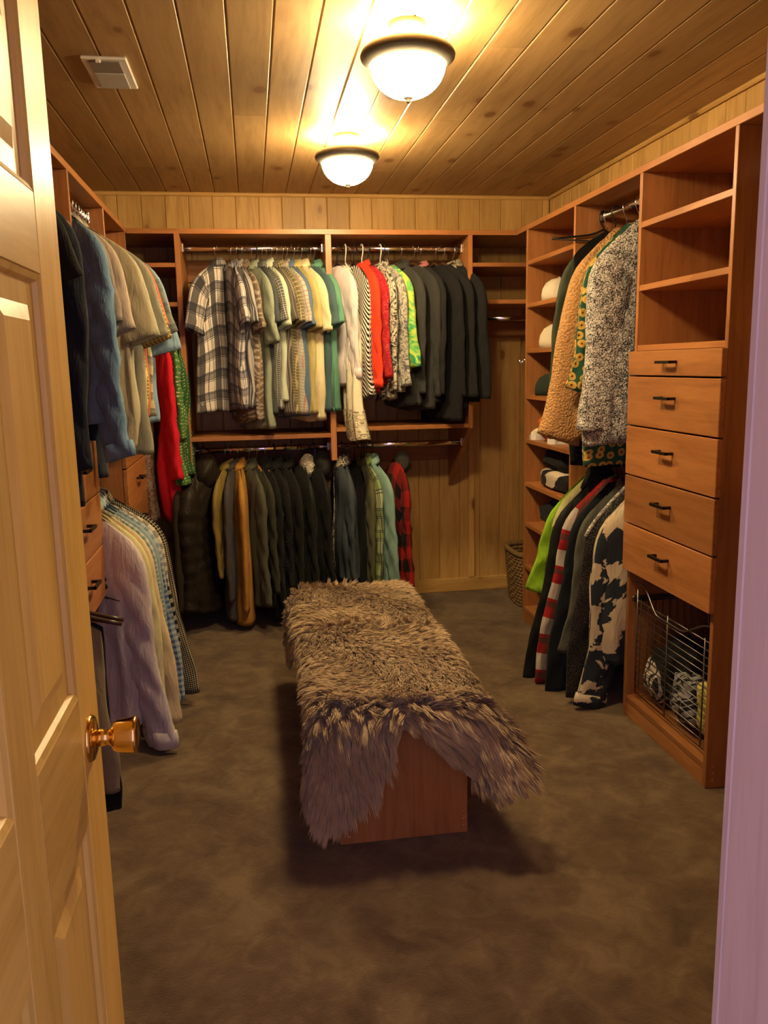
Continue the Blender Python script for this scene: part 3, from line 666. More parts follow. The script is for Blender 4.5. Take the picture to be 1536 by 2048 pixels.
# ------------------------------------------------------------------ clothes: upper back rail, first half
WB = M['hang_white']
def shirt(rail, pos, a, desc, mat, L=.72, W=.205, slv=None, hg='dark', short=None, name='shirt', cat='shirt', **k):
    return garment(rail, pos, a, name, desc, cat, mat, W=W, L=L, slv=slv, hg=hg, short=short or ' '.join(desc.split(' with')[0].split()[:9]), **k)
NAVYW = F_('plaid_navy', 'plaid', (.60, .55, .50), (.012, .012, .022), (.03, .03, .05), 1.0)
shirt('BU', 432, -34, 'navy and white wide plaid short-sleeved shirt on the outermost beech hanger', NAVYW, .78, .21, SS(.23, 16), 'light', 'navy and white wide plaid shirt', placket=True, buttons=WB, collar=.034, hemc=.02)
shirt('BU', 459, 14, 'lavender and white plaid short-sleeved shirt beside the navy plaid one', F_('plaid_lav', 'plaid', (.58, .54, .52), (.09, .085, .14), (.02, .02, .035), .95), .77, .21, SS(.22, 22), 'dark', 'lavender and white plaid shirt', collar=.034)
shirt('BU', 470, 20, 'grey and white pinstriped short-sleeved shirt', F_('pinstripe', 'stripe', (.40, .38, .37), (.06, .06, .065), sc=.9), .76, .205, SS(.21, 18), 'dark', collar=.034)
shirt('BU', 481, 20, 'taupe paisley short-sleeved shirt', F_('paisley', 'paisley', (.15, .11, .08), (.34, .28, .22)), .84, .21, SS(.23, 15), 'light', collar=.03)
shirt('BU', 500, 24, 'plain sage green shirt with long tail', F_('sage', 'plain', (.25, .29, .22)), .88, .205, SS(.30, 12), 'dark', collar=.034)
shirt('BU', 511, 22, 'dark slate grey short-sleeved shirt', F_('slate', 'plain', (.06, .068, .07)), .80, .20, SS(.21, 16), 'black', collar=.03)
shirt('BU', 521, 24, 'black and white fine-check short-sleeved shirt', F_('finecheck', 'check', (.08, .08, .078), (.36, .36, .33), sc=.6), .78, .205, SS(.20, 18), 'dark', collar=.03)
shirt('BU', 530, 24, 'pale mint shirt with a stiff collar', F_('mint', 'plain', (.47, .53, .40)), .74, .205, SS(.22, 14), 'dark', collar=.042)
shirt('BU', 540, 26, 'charcoal shirt with thin taupe stripes', F_('charstripe', 'stripe', (.065, .06, .055), (.20, .17, .14), sc=.6), .80, .205, SS(.2, 18), 'dark', collar=.032)
shirt('BU', 550, 26, 'olive and tan windowpane check short-sleeved shirt', F_('olivecheck', 'check', (.13, .115, .06), (.36, .30, .17), sc=.9), .80, .205, SS(.21, 18), 'dark', collar=.034)
shirt('BU', 563, 27, 'pale grey-green shirt with faint pink checks', F_('pinkcheck', 'check', (.36, .38, .31), (.34, .20, .17), sc=1.0), .81, .205, SS(.21, 17), 'dark', collar=.034)
shirt('BU', 571, 27, 'steel blue short-sleeved polo shirt', F_('steelblue', 'plain', (.09, .14, .22)), .82, .20, SS(.22, 13), 'dark', collar=.034)
shirt('BU', 585, 27, 'mustard khaki short-sleeved polo shirt', F_('mustardpolo', 'plain', (.40, .34, .14)), .81, .20, SS(.23, 11), 'dark', collar=.034)
shirt('BU', 600, 28, 'cream yellow short-sleeved polo shirt', F_('creampolo', 'plain', (.64, .56, .34)), .84, .205, SS(.24, 11), 'dark', collar=.036)
shirt('BU', 618, 26, 'slate teal short-sleeved tee shirt', F_('slateteal', 'plain', (.055, .105, .115)), .80, .205, SS(.22, 16), 'dark')
shirt('BU', 626, 27, 'sea green short-sleeved polo next to the centre panel', F_('seagreen', 'plain', (.10, .25, .165)), .79, .21, SS(.21, 16), 'dark', collar=.032)
# second half
blouse = lambda *a_, **k: shirt(*a_, name='blouse', cat='blouse', **k)
blouse('BU', 673, 20, 'white lavender long-sleeved blouse with a sheer hem', F_('wblouse', 'plain', (.62, .57, .58)), .66, .185, LS(.50, 4, r1=.058), 'black', cuff=.05)
garment('BU', 690, 8, 'camisole', 'long cream camisole with crochet lace hem', 'camisole', F_('creamcami', 'plain', (.68, .64, .48)), W=.115, L=.93, T=.028, hg='white', short='long cream camisole', lean=.20, amp=.018, neck=.04, sl=.25, Wh=.12, bands=[('lace_hem', .84, 1.02, F_('crochet', 'floral', (.66, .60, .42), (.24, .20, .13), None, .45), .006)])
blouse('BU', 706, 16, 'sleeveless black and white diagonal striped top', F_('bwdiag', 'diag', (.62, .58, .50), K, sc=1.7), .74, .19, None, 'black', hemc=.05, lean=.05)
blouse('BU', 723, 14, 'bright orange-red long-sleeved blouse', F_('orangered', 'plain', (.78, .052, .018)), .70, .19, LS(.54, 4, r0=.085, r1=.06), 'white', cuff=.04, collar=.03)
blouse('BU', 735, 18, 'crimson lace long-sleeved blouse', F_('crimson', 'floral', (.36, .012, .018), (.46, .05, .05), (.28, .01, .014), .5), .66, .19, LS(.50, 6), 'black')
blouse('BU', 760, 10, 'cream tunic with large black and grey floral print', F_('bwfloral', 'floral', (.55, .50, .38), (.045, .042, .038), (.20, .20, .18), 1.0), .74, .20, LS(.56, 4), 'white', collar=.03)
blouse('BU', 766, 20, 'grey and beige leaf print blouse', F_('leafprint', 'floral', (.46, .43, .34), (.12, .125, .13), (.25, .24, .22), .8), .70, .20, LS(.54, 5), 'black')
blouse('BU', 773, 26, 'lime and emerald tie-dye long-sleeved blouse', F_('tiedye', 'tiedye', (.10, .42, .11), (.52, .62, .10), (.02, .20, .14), 1.0), .58, .20, LS(.44, 8, r1=.065), 'wire')
shirt('BU', 800, 22, 'faded charcoal long-sleeved shirt', F_('charcoal', 'plain', (.042, .042, .040)), .78, .20, LS(.58, 5), 'dark', collar=.03)
shirt('BU', 826, 24, 'dark grey cardigan with a fringed hem', F_('dkgrey', 'plain', (.034, .034, .032)), .80, .205, LS(.60, 4), 'dark', name='cardigan', cat='cardigan')
shirt('BU', 838, 22, 'soft black jersey top with a pink neckline', F_('black2', 'plain', (.018, .018, .018)), .76, .21, LS(.58, 4), 'dark', name='top', cat='top', mats={'collar': F_('pinktrim', 'plain', (.42, .15, .16))}, collar=.02)
shirt('BU', 868, 24, 'long black top drooping over the middle shelf', F_('black1', 'plain', (.012, .012, .013)), .86, .205, LS(.60, 4), 'dark', name='top', cat='top', lean=.06)
shirt('BU', 885, 28, 'black jersey cardigan next to the blazer', F_('black3', 'plain', (.014, .014, .014)), .80, .21, LS(.60, 4), 'dark', name='cardigan', cat='cardigan')
shirt('BU', 905, 30, 'wide black blazer with a cream lace neck yoke', F_('black4', 'plain', (.013, .013, .014)), .76, .215, LS(.60, 4, r0=.085, r1=.062), 'dark', name='blazer', cat='blazer', mats={'collar': F_('lace', 'floral', (.50, .44, .30), (.10, .09, .07), None, .35)}, collar=.028)
# ------------------------------------------------------------------ lower back rail
coat = lambda rail, pos, a, desc, mat, L=.85, name='coat', **k: garment(rail, pos, a, name, desc, name, mat, L=L, short=k.pop('short', None) or ' '.join(desc.split(' with')[0].split()[:9]), **k)
BIG = dict(W=.205, T=.042, sl=.72)
coat('BL', 372, -14, 'dark brown corduroy coat in the corner below the green dress', F_('dkbrown', 'stripe', (.030, .021, .013), (.022, .015, .010), sc=.5), .80, slv=LS(.62, 5, r0=.09, r1=.07), hg='dark', **BIG)
coat('BL', 405, -24, 'black quilted puffer jacket with horizontal baffles', F_('puffer', 'plain', (.020, .014, .009), rough=.45), .80, name='jacket', slv=LS(.62, 6, r0=.095, r1=.07, flat=.6), hg='black', hood=1.1, puff=.075, W=.22, T=.05, sl=.66, amp=.008)
coat('BL', 452, -16, 'dull yellow raincoat squeezed beside the puffer jacket', F_('yraincoat', 'plain', (.22, .155, .035), rough=.55), .56, slv=LS(.46, 4, r0=.085), hg='dark', collar=.04, W=.205, T=.03)
coat('BL', 462, -8, 'mauve grey hooded sweatshirt', F_('mauve', 'plain', (.065, .057, .060)), .86, name='sweatshirt', slv=LS(.60, 2), hg='dark', collar=.04, W=.205, T=.030)
coat('BL', 475, 4, 'mustard tan suede long coat', F_('mustard', 'plain', (.42, .205, .036)), .88, slv=LS(.64, 1, r0=.088, r1=.07, wr=.02), hg='light', collar=.045, W=.212, T=.042, amp=.006)
coat('BL', 497, 16, 'grey-green padded winter parka', F_('greygreen', 'plain', (.080, .080, .052)), .78, slv=LS(.62, 6, r0=.09, r1=.07), hg='dark', collar=.04, W=.21, T=.042)
coat('BL', 512, 18, 'dark olive canvas jacket with a black hood', F_('dkolive', 'plain', (.040, .038, .024)), .80, name='jacket', slv=LS(.56, 8), hg='light', hood=.62, mats={'hood': F_('black1', 'plain', K)}, W=.21, T=.04)
coat('BL', 528, 18, 'charcoal black overcoat on the second beech hanger', F_('bkcoat1', 'plain', (.012, .012, .011)), .86, slv=LS(.64, 5), hg='light', collar=.04, **BIG)
coat('BL', 548, 16, 'soft black fleece jacket', F_('bkcoat2', 'tweed', (.010, .010, .010), (.018, .018, .018), sc=1.), .80, name='jacket', slv=LS(.62, 6), hg='black', collar=.05, **BIG)
coat('BL', 570, 16, 'long black wool coat', F_('bkcoat3', 'plain', (.014, .013, .011)), .88, slv=LS(.64, 5), hg='black', collar=.04, **BIG)
coat('BL', 600, 12, 'black rain jacket with a white fleece-lined hood', F_('bkrain', 'plain', (.015, .016, .013), rough=.5), .82, name='jacket', slv=LS(.62, 6), hg='black', hood=.75, mats={'hood': F_('whitefleece', 'sherpa', (.62, .56, .45), (.36, .32, .25))}, **BIG)
coat('BL', 628, 14, 'black hooded jacket on a blue hanger', F_('bkhood', 'plain', (.011, .011, .011), rough=.6), .80, name='jacket', slv=LS(.62, 8), hg='blue', hood=.95, **BIG)
coat('BL', 684, 6, 'washed denim jacket with a floral lining', F_('denim', 'denim', (.030, .042, .055), (.085, .105, .12)), .66, name='jacket', slv=LS(.60, 4, r0=.085, r1=.062), hg='black', collar=.045, mats={'collar': F_('lining', 'floral', (.58, .50, .33), (.05, .05, .06), None, .4), 'placket': F_('lining', 'plain', K)}, placket=True, cuff=.05, W=.215, T=.045)
coat('BL', 708, 8, 'narrow black vest beside denim jacket', F_('bkvest', 'plain', (.010, .010, .010)), .74, name='vest', slv=None, hg='black', W=.20, T=.025)
shirt('BL', 722, 8, 'olive khaki button shirt', F_('olive', 'plain', (.115, .115, .058)), .72, .205, LS(.58, 3), 'black', collar=.034)
shirt('BL', 728, 14, 'lime green and white plaid shirt', F_('limeplaid', 'plaid', (.40, .46, .24), (.17, .26, .055), (.05, .05, .06), 1.1), .76, .205, LS(.60, 2, r1=.062), 'black', collar=.036)
shirt('BL', 741, 20, 'light aqua long-sleeved shirt', F_('aqua', 'plain', (.22, .37, .31)), .76, .21, LS(.58, 8, r1=.066), 'black', collar=.036, cuff=.05)
coat('BL', 790, 8, 'red and black buffalo check hooded flannel jacket', F_('buffalo', 'buffalo', (.32, .014, .010), (.008, .006, .006)), .74, name='jacket', slv=LS(.58, 4, r0=.08, r1=.066), hg='dark', hood=.7, mats={'hood': F_('greyhood', 'plain', (.035, .035, .03))}, W=.20, T=.04)
# ------------------------------------------------------------------ left corner rail, behind the pale shirts
garment('CL', -.41, 8, 'dress', 'green dress with small white polka dots', 'dress', F_('greendots', 'dots', (.055, .17, .035), (.52, .52, .34), sc=1.0), W=.19, L=.78, T=.04, slv=LS(.40, 3, r0=.085, r1=.08), hg='dark', short='green polka dot dress', amp=.02, Wh=.22)
garment('CL', -.375, 4, 'dress', 'dark green dotted long skirt dress against the side panel', 'dress', F_('dkgreendots', 'dots', (.028, .085, .022), (.30, .32, .2), sc=1.0), W=.19, L=.74, T=.03, slv=None, hg='dark', short='dark green dotted dress', amp=.02)
garment('CL', -.470, 14, 'blouse', 'scarlet chiffon blouse with a ragged hem', 'blouse', F_('scarlet', 'plain', (.60, .012, .030)), W=.20, L=.90, T=.04, slv=LS(.62, 6, r0=.085, r1=.10), hg='dark', short='scarlet chiffon blouse', amp=.028, hemc=-.10)
garment('CL', -.585, 8, 'blouse', 'brown lace blouse under the scarlet one', 'blouse', F_('brownlace', 'floral', (.13, .07, .045), (.27, .20, .15), None, .8), W=.19, L=.98, T=.03, slv=None, hg='dark', short='brown lace blouse')
# ------------------------------------------------------------------ left rail, upper
def rowpos(y): return y
shirt('LN', 2.28, -4, 'black short-sleeved tee shirt half hidden by the open door', F_('blacktee', 'plain', (.016, .016, .014)), 0.70, .220, SS(.17, 18, r0=.07, r1=.062), 'dark')
shirt('LN', 2.42, -4, 'dark navy long-sleeved shirt hanging behind the black tee', F_('dknavyshirt', 'plain', (.020, .024, .032)), .90, .222, LS(.66, 2, r0=.07, r1=.06), 'dark')
shirt('LU', 3.245, -45, 'washed light blue long-sleeved chambray shirt', F_('chambray', 'denim', (.10, .20, .33), (.19, .31, .45)), .74, .225, LS(.72, 7, r0=.09, r1=.075, wr=.08), 'dark', collar=.034, cuff=.05, amp=.016)
shirt('LU', 3.295, -42, 'dark navy long-sleeved work shirt with a low hem', F_('navywork', 'plain', (.030, .042, .055)), .96, .17, LS(.60, 4), 'dark')
shirt('LU', 3.355, -43, 'taupe grey short-sleeved polo shirt', F_('taupepolo', 'plain', (.27, .225, .19)), .80, .20, SS(.27, 13), 'dark', collar=.034)
shirt('LU', 3.425, -38, 'light beige-grey short-sleeved button shirt', F_('beigegrey', 'plain', (.44, .37, .30)), .74, .21, SS(.29, 15, r0=.092, r1=.085), 'dark', collar=.036, placket=True, buttons=WB, pocket=True)
shirt('LU', 3.485, -24, 'crumpled khaki fishing shirt with rolled sleeves', F_('khaki', 'plain', (.34, .30, .20)), .86, .235, SS(.30, 15), 'dark', amp=.02, collar=.034)
shirt('LU', 3.545, -26, 'pale sage short-sleeved shirt', F_('palesage', 'plain', (.40, .40, .29)), .78, .245, SS(.30, 17), 'dark', collar=.036)
shirt('LU', 3.600, -16, 'grey-olive long shirt with smooth tail', F_('greyolive', 'plain', (.25, .24, .18)), .90, .258, SS(.28, 15), 'dark')
shirt('LU', 3.650, -20, 'yellow and brown gingham short-sleeved shirt', F_('ybgingham', 'check', (.24, .15, .05), (.62, .54, .24), sc=.9), .78, .258, SS(.30, 18), 'dark')
shirt('LU', 3.695, -16, 'coral pink short-sleeved shirt', F_('coral', 'plain', (.50, .16, .09)), .76, .258, SS(.24, 17), 'dark', collar=.03)
shirt('LU', 3.745, -10, 'navy, green and cream madras plaid short-sleeved shirt', F_('madras', 'plaid', (.50, .45, .26), (.10, .13, .13), (.05, .06, .10), .8), .76, .258, SS(.27, 19), 'light', collar=.034)
shirt('LU', 3.795, -2, 'sky blue short-sleeved shirt behind the madras plaid one', F_('skyblue', 'plain', (.20, .32, .42)), .78, .258, SS(.33, 14), 'dark')
# ------------------------------------------------------------------ left rail, lower
TW, GW = shirt('LL', 3.215, -30, 'white lavender long-sleeved shirt with a dark clip on its front', F_('whiteshirt', 'plain', (.60, .545, .53)), .83, .232, LS(.76, 7, r0=.088, r1=.064, wr=.06), 'dark', 'white lavender shirt', collar=.034, cuff=.06, amp=.014)
shirt('LL', 3.262, -27, 'lemon yellow long-sleeved shirt', F_('lemon', 'plain', (.64, .60, .32)), .84, .232, LS(.76, 8, r1=.066), 'dark', collar=.034, cuff=.06)
shirt('LL', 3.310, -24, 'pale cream yellow long-sleeved shirt', F_('palecream', 'plain', (.64, .52, .30)), .82, .232, LS(.72, 8, r1=.066), 'dark', collar=.034)
shirt('LL', 3.355, -21, 'aqua and cream gingham long-sleeved shirt', F_('aquagingham', 'gingham', (.52, .52, .40), (.14, .26, .30), sc=1.0), .80, .232, LS(.72, 7, r1=.062), 'dark', collar=.034)
shirt('LL', 3.400, -18, 'pale blue oxford long-sleeved shirt', F_('oxford', 'plain', (.27, .36, .40)), .80, .232, LS(.70, 7), 'dark', collar=.034)
shirt('LL', 3.445, -15, 'blue and white checked long-sleeved shirt', F_('bluecheck', 'gingham', (.42, .48, .48), (.06, .12, .22), sc=1.3), .80, .232, LS(.70, 7), 'dark', collar=.034)
shirt('LL', 3.495, -12, 'black and cream buffalo plaid long-sleeved shirt', F_('bcplaid', 'gingham', (.55, .50, .38), K, sc=2.0), .80, .232, LS(.70, 7), 'dark', collar=.034)
shirt('LL', 3.565, -8, 'black and cream micro-check long-sleeved shirt', F_('microcheck', 'check', (.018, .016, .013), (.46, .40, .26), sc=.42), .82, .232, LS(.74, 8, r1=.066), 'dark', collar=.036)
# ------------------------------------------------------------------ right rail, upper
coat('RU', 3.120, 0, 'dark textured jacket pressed against the drawer tower', F_('dktweed', 'tweed', (.012, .014, .012), (.09, .09, .075)), .84, name='jacket', slv=None, hg='dark', W=.10, T=.022)
coat('RU', 3.235, 6, 'fluffy black and white boucle coat', F_('boucle', 'tweed', (.045, .040, .042), (.72, .68, .62), sc=1.1), .88, slv=LS(.64, 3, r0=.10, r1=.082, flat=.6, wr=.03), hg='light', W=.235, T=.05, sl=.92, amp=.014, Wh=.25)
garment('RU', 3.315, 8, 'blouse', 'green blouse with orange and yellow ring flower print', 'blouse', F_('ringflower', 'rings', (.030, .105, .065), (.62, .36, .06), (.64, .52, .20), sc=.9), W=.235, L=.98, T=.03, slv=LS(.50, 11, r0=.085, r1=.060, wr=.09), hg='dark', short='orange ring flower print blouse', sl=.92)
coat('RU', 3.430, 8, 'caramel sherpa teddy coat', F_('teddy', 'sherpa', (.42, .22, .085), (.58, .33, .135), sc=1.), .86, slv=LS(.70, 12, r0=.10, r1=.10, flat=.6, wr=.02), hg='dark', W=.235, T=.055, sl=.92, Wh=.27, lean=.03)
coat('RU', 3.540, 8, 'black knee-length dress coat below the teddy coat', F_('bkdress', 'plain', (.008, .008, .008)), 1.02, slv=None, hg='black', W=.20, T=.03)
coat('RU', 3.620, 4, 'dark green waxed coat with sharp shoulders', F_('waxed', 'plain', (.040, .052, .032), rough=.5), .80, slv=LS(.62, 8, r0=.085, r1=.055), hg='dark', W=.205, T=.035, sl=.95, lean=.06)
# ------------------------------------------------------------------ right rail, lower
coat('RL', 3.140, 4, 'bleach-splashed dark denim jacket', F_('bleach', 'bleach', (.028, .036, .045), (.66, .55, .36), sc=1.0), .72, name='jacket', slv=LS(.76, 8, r0=.095, r1=.070, wr=.04), hg='dark', collar=.04, cuff=.05, W=.215, T=.05, sl=.92)
coat('RL', 3.225, 4, 'black sequinned jacket with a white piped shoulder', F_('sequin', 'sequin', (.010, .009, .008), (.16, .14, .12)), .78, name='jacket', slv=LS(.74, 8, r0=.09, r1=.065), hg='dark', piping=F_('whitepipe', 'floral', (.66, .60, .50), (.2, .2, .2), None, .3), W=.225, T=.045, sl=.92)
shirt('RL', 3.305, 4, 'grey-olive fleece pullover with collar', F_('fleece', 'plain', (.105, .105, .075)), .70, .23, LS(.58, 10), 'dark', name='pullover', cat='pullover', sl=.92, collar=.03)
coat('RL', 3.375, 4, 'dark navy trench coat', F_('dknavy', 'plain', (.011, .014, .018)), .84, slv=LS(.78, 9, r0=.09, r1=.07), hg='dark', W=.235, T=.04, sl=.92)
coat('RL', 3.460, 4, 'red, white and brown blanket plaid jacket', F_('blanket', 'blocks', (.36, .016, .018), (.55, .48, .38), (.075, .045, .03), 1.0), .76, name='jacket', slv=LS(.76, 11, r0=.085, r1=.060), hg='dark', W=.24, T=.04, sl=.92)
coat('RL', 3.545, 4, 'black nylon rain coat with a drawcord', F_('bknylon', 'plain', (.012, .013, .011), rough=.5), .86, slv=LS(.82, 12, r0=.095, r1=.065), hg='black', hood=1.0, W=.245, T=.045, sl=.92)
coat('RL', 3.635, 2, 'lime green windbreaker with a pale yellow yoke', F_('lime', 'plain', (.27, .50, .020), rough=.6), .52, name='windbreaker', slv=LS(.38, 15, r0=.09, r1=.085, wr=.09), hg='dark', W=.25, T=.035, sl=.92, mats={'collar': F_('yoke', 'plain', (.64, .60, .28))}, collar=.05, bands=[('yoke', 0., .16, F_('yoke', 'plain', K), .008)])
# ------------------------------------------------------------------ near left rail, behind the door
t, g = garment('L0', 2.34, -8, 'trousers', 'beige folded trousers hanging behind the open door', 'trousers', F_('beige', 'plain', (.23, .19, .11)), W=.215, L=.54, T=.02, slv=None, hg='dark', short='beige folded trousers', sl=.12, lean=.03)
garment('L0', 2.38, -8, 'trousers', 'black folded trousers peeking out under the beige ones', 'trousers', F_('blktrouser', 'plain', (.010, .010, .010)), W=.215, L=.62, T=.02, slv=None, hg='dark', short='black folded trousers', sl=.12, lean=.02)
for y_, lb in ((2.43, 'empty dark walnut hanger right beside the beige trousers'), (2.47, 'empty dark walnut hanger one place away from the beige trousers')):
    hanger((-.66, y_, .86), math.radians(-6), 'dark', .29, .26, .06, lb, 'empty hangers beside the door', -.07)
# ------------------------------------------------------------------ empty trouser hanger on the right rail
hanger((XRR, 3.668, 2.085), math.radians(180), 'black', .275, .10, .04, 'empty black plastic hanger jutting out above the green waxed coat', None, -.065)
# ------------------------------------------------------------------ things on the shelves
def blob(name, loc, size, mat, label, cat, seed, rough=.18, group=None, rz=0., pw=2.6, flatb=True, parent=None, bands=0):
    """crumpled or folded soft thing: rounded block with creases, flat underside"""
    r = np.random.default_rng(seed); m, n = 26, 44; ph = r.uniform(0, 6.28, 10); V = []
    for i in range(m):
        a = math.pi*i/(m-1)-math.pi/2
        for k in range(n):
            b = 2*math.pi*k/n; f = lambda c: math.copysign(abs(c)**(2/pw), c)
            d = np.array([f(math.cos(a))*f(math.cos(b)), f(math.cos(a))*f(math.sin(b)), f(math.sin(a))])
            w_ = 1+rough*(fold(5*d[0]+4*d[1]*2+ph[0]+3*d[2])*.4+fold(9*d[1]-6*d[0]+ph[1])*.3+.5*math.sin(4*d[2]+5*d[0]+ph[2]))*.5
            if bands: w_ *= 1+.06*fold(bands*6.28*(d[2]+1)/2)
            p = d*w_*np.array(size)/2; p[2] += size[2]/2
            V.append(p)
    V = np.array(V); V[:, 2] = np.maximum(V[:, 2], 0)
    o = mesh(name, V, grid_faces(m, n), mat, parent, V[:, [0, 2]]+V[:, [1, 1]]*.7); fixn(o)
    o.location = loc; o.rotation_euler = (0, 0, rz)
    if label: tag(o, label, cat, group)
    return o
def cap(loc, rz, crown, brim, label, s_=1.0, name='cap'):
    t = empty(name, loc, rz); tag(t, label, 'hat')
    o = lathe('crown', [(.088*s_, 0), (.090*s_, .03*s_), (.085*s_, .06*s_), (.068*s_, .09*s_), (.04*s_, .108*s_), (.006, .115*s_)], crown, t, 36)
    o.scale = (1.1, .92, 1)
    V = []; n = 20
    for j in range(5):
        for k in range(n):
            a = math.pi*(k/(n-1)-.5)*.9; q = j/4; rr = (.088+.075*q*math.cos(a)**.7)*s_
            V.append((rr*math.cos(a)*1.1, .088*s_*math.sin(a)*(1+.1*q)*.95, .008-.018*q-.02*math.sin(a)**2*q+.02))
    o = mesh('brim', V, grid_faces(5, n, False), brim, t); so = o.modifiers.new('thickness', 'SOLIDIFY'); so.thickness = .004
    b = lathe('button', [(.008, -.002), (.008, .003), (.002, .006)], crown, t, 12); b.location = (0, 0, .115*s_)
    return t
def shoe(loc, rz, upper, sole, label, L=.27, group=None):
    t = empty('shoe', loc, rz); tag(t, label, 'shoe', group); m, n = 18, 20; V = []
    for i in range(m):
        u = i/(m-1); x = (u-.5)*L; w_ = .045*(.55+.45*math.sin(math.pi*min(1, u*1.15)**.8))*min(1, (.25+((1-u)/.16)**.5*.75) if u > .84 else 1, .45+.55*(u/.1)**.5 if u < .1 else 1); h = .085-.045*float(sstep(.35, .8, np.array(u)))
        if u > .9: h *= 1-.5*(u-.9)/.1
        for k in range(n):
            a = 2*math.pi*k/n; V.append((x, w_*math.copysign(abs(math.cos(a))**.7, math.cos(a)), .02+h*.5+h*.5*math.copysign(abs(math.sin(a))**.7, math.sin(a))))
    o = mesh('upper', V, grid_faces(m, n)+[tuple(range(n-1, -1, -1)), tuple((m-1)*n+k for k in range(n))], upper, t); fixn(o)
    P = [((u-.5)*L*1.03, 0) for u in np.linspace(0, 1, 14)]; up = []; 
    for s_ in (1, -1):
        for u in (np.linspace(0, 1, 14) if s_ > 0 else np.linspace(1, 0, 14)): up.append(((u-.5)*L*1.03, s_*.049*(.6+.4*math.sin(math.pi*min(1, u*1.15)**.8))*(1 if .03 < u < .98 else .55)))
    n2 = len(up); V = [(x, y, 0) for x, y in up]+[(x, y, .026) for x, y in up]
    o = mesh('sole', V, [tuple(range(n2)), tuple(range(2*n2-1, n2-1, -1))]+[(k, (k+1) % n2, n2+(k+1) % n2, n2+k) for k in range(n2)], sole, t, smooth=False); fixn(o)
    return t
WHC = F_('whitecap', 'plain', (.66, .60, .46)); BLC = F_('bluebrim', 'plain', (.05, .07, .20)); DKG = F_('dkgreen', 'plain', (.022, .032, .024))
PI = math.pi
cap((1.585, 4.19, 1.757), .5, WHC, BLC, 'white cap with a blue brim on the cubby shelf')
cap((1.59, 4.19, 1.520), .2, F_('creamcap', 'plain', (.62, .55, .40)), F_('creamcap', 'plain', (.62, .55, .40)), 'all cream cap in the cubby above the dark green hat', 1.1)
cap((1.575, 4.235, 1.276), .3, DKG, DKG, 'dark green hat in cubby beside the waxed coat', 1.0, 'hat')
blob('knit_hat', (1.555, 4.17, 1.037), (.16, .16, .155), F_('orangeknit', 'plain', (.48, .11, .03)), 'orange knit hat in cubby behind the white shoe', 'hat', 5, .06, pw=2.1, bands=3)
SW = M['white']; SB = M['blackp']
shoe((1.612, 4.28, 1.037), PI-.05, F_('whiteshoe', 'plain', (.68, .62, .52)), SW, 'white slip-on shoe standing beside the orange knit hat')
shoe((1.615, 4.03, 1.037), PI+.1, F_('navyshoe', 'plain', (.045, .035, .05)), SW, 'dark shoe with white sole below the teddy coat')
blob('folded_sweater', (1.60, 4.03, .798), (.24, .46, .10), F_('bwsweater', 'bleach', (.016, .014, .013), (.60, .50, .38), sc=1.6), 'folded black, white and red sweater at bottom of cubby pile', 'sweater', 11, .16, pw=4, bands=2)
blob('folded_sweater', (1.62, 4.05, .893), (.24, .44, .10), F_('bksweater', 'plain', (.012, .011, .011)), 'folded plain black sweater lying on the black and white one', 'sweater', 12, .18, pw=3.4, bands=2)
blob('folded_jeans', (1.61, 4.02, .572), (.26, .44, .16), F_('navyjeans', 'denim', (.008, .009, .012), (.018, .02, .026)), 'folded dark navy jeans in a low cubby', 'jeans', 13, .14, pw=3.6, bands=3)
# ------------------------------------------------------------------ wire laundry basket in the drawer tower
wbk = empty('wire_basket', (1.62, 2.74, .10)); tag(wbk, 'chrome wire pull-out basket at bottom of the drawer tower', 'basket')
xf, xk, ya, yb2, zb, zt = 1.492, 1.79, 2.465, 3.018, .112, .500
def wires(name, lines, r=.0018):
    v, f = join([tube(l, r, 6) for l in lines]); o = mesh(name, v, f, M['wiresteel'], wbk, world=True); 
    if len(lines) > 1: o['kind'] = 'stuff'
    return o
ysamp = np.linspace(0, 1, 30)
wires('front_lip', [[(xf-.004, yb2+(ya-yb2)*u, .572-.088*float(sstep(.10, .34, np.array(u)))+.075*float(sstep(.62, 1, np.array(u)))) for u in ysamp]], .0036)
wires('rim', [[(xf, ya, zt), (xf, yb2, zt), (xk, yb2, zt), (xk, ya, zt), (xf, ya, zt)]], .003)
wires('front_wires', [[(xf, ya+.01, z), (xf, yb2-.01, z)] for z in np.linspace(zb, zt-.03, 14)])
for y_ in (ya+.035, 2.76, yb2-.012): wires('front_post', [[(xf-.002, y_, zb), (xf-.002, y_, .545 if y_ > 2.9 else .51)]], .003)
wires('side_wires', [[(x, y_, zb), (x, y_, zt)] for y_ in (ya, yb2) for x in np.linspace(xf+.02, xk, 10)])
wires('back_wires', [[(xk, y_, zb), (xk, y_, zt+.05)] for y_ in np.linspace(ya, yb2, 18)]); wires('bottom_wires', [[(x, ya, zb), (x, yb2, zb)] for x in np.linspace(xf, xk, 10)])
for y_ in (2.444, 3.032): box('runner', (xf-.012, xk, y_-.006, y_+.006, zt-.012, zt+.012), M['wiresteel'], wbk, .003)
L1 = 'laundry in the wire basket'
blob('laundry', (1.63, 2.83, .115), (.24, .30, .26), F_('bklaundry', 'plain', (.010, .010, .010)), 'heap of black laundry in the wire basket', 'laundry', 21, .35, L1)
blob('laundry', (1.555, 2.915, .115), (.11, .15, .17), F_('stripelaundry', 'stripe', (.55, .48, .38), (.03, .03, .03), sc=1.6), 'black and white striped top crumpled in wire basket', 'laundry', 22, .35, L1)
blob('laundry', (1.555, 2.69, .115), (.11, .19, .19), F_('printlaundry', 'floral', (.02, .02, .026), (.30, .30, .28), (.03, .03, .05), 1.4), 'dark printed shirt with pale flowers in wire basket', 'laundry', 23, .35, L1)
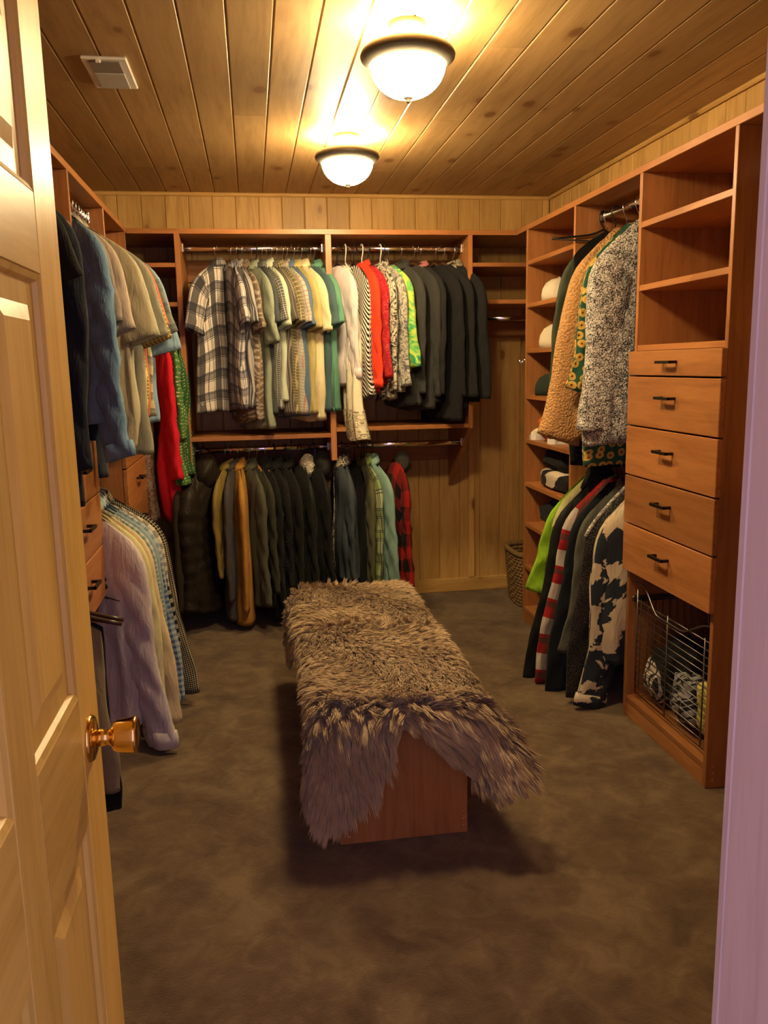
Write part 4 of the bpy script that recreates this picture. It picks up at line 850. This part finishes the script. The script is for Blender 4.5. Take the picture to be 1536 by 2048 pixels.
blob('laundry', (1.570, 2.53, .115), (.14, .12, .24), F_('yellowlaundry', 'plain', (.55, .50, .12)), 'crumpled yellow shirt at end of the wire basket', 'laundry', 24, .35, L1)
# ------------------------------------------------------------------ wicker basket in the far corner
wk = empty('wicker_basket', (1.66, 4.72, 0)); tag(wk, 'woven seagrass basket on the floor in the back corner', 'basket')
s = NT('seagrass', .8, .2); v = s.coord('Object'); s.col(s.mix(s.noise(v, 60, 2), (.10, .055, .02), (.30, .19, .08))); M['seagrass'] = s.m
def oval(u, hx, hy, z, amp=0, k=0, ph=0):
    a = 2*PI*u; r = 1+amp*math.sin(k*a+ph); f = lambda c: math.copysign(abs(c)**.62, c); return (hx*f(math.cos(a))*r, hy*f(math.sin(a))*r, z)
nr = 15; ringsv = []
for i in range(nr):
    z = .012+i*.0205; g_ = .86+.14*i/nr; ringsv.append(tube([oval(j/120, .150*g_, .20*g_, z, .022, 30, PI*(i % 2)) for j in range(120)], .0125, 6, True))
v, f = join(ringsv); mesh('woven_wall', v, f, M['seagrass'], wk)
v, f = tube([oval(j/120, .152, .203, .012+nr*.0205+.006, .012, 40) for j in range(120)], .0165, 8, True); mesh('rim', v, f, M['seagrass'], wk)
v = [oval(j/60, .125, .168, .006) for j in range(60)]+[oval(j/60, .125, .168, .014) for j in range(60)]
mesh('base', v, [tuple(range(60)), tuple(range(119, 59, -1))]+[(k, (k+1) % 60, 60+(k+1) % 60, 60+k) for k in range(60)], M['seagrass'], wk, smooth=False)
# ------------------------------------------------------------------ sunglasses and pen clipped to the white shirt
def on_shirt(s_, x, off):
    th = -math.acos(np.sign(x)*(abs(x)/GW.W)**(1/.62)); q = GW.pt(np.array(s_), np.array(th), off); a = TW.rotation_euler[2]
    return Vector((TW.location[0]+q[0]*math.cos(a)-q[1]*math.sin(a), TW.location[1]+q[0]*math.sin(a)+q[1]*math.cos(a), TW.location[2]+q[2])), a
p, a = on_shirt(.26, .125, .008); t = empty('sunglasses', p, a); tag(t, 'small dark folded sunglasses clipped on the white shirt', 'sunglasses')
for k in (0, 1):
    o = lathe('lens', [(.001, 0), (.013, 0), (.015, .002), (.013, .004), (.001, .0045)], M['blackp'], t, 18); o.rotation_euler = (PI/2, 0, 0); o.scale = (1, .8, 1); o.location = (.006*k, -.004*k, -.026*k)
v, f = tube([(0, .002, .012), (-.012, .004, .03), (-.016, .008, .04)], .002, 6); mesh('temple', v, f, M['blackp'], t)
p, a = on_shirt(.34, .135, .008); t = empty('pen', p, a); tag(t, 'black pen in the front of the white shirt', 'pen')
v, f = tube([(-.012, 0, 0), (.008, 0, -.002)], .005, 8); mesh('cap', v, f, M['blackp'], t); v, f = tube([(.008, 0, -.002), (.06, .0, -.010)], .0022, 8); mesh('barrel', v, f, M['steel_dark'], t)
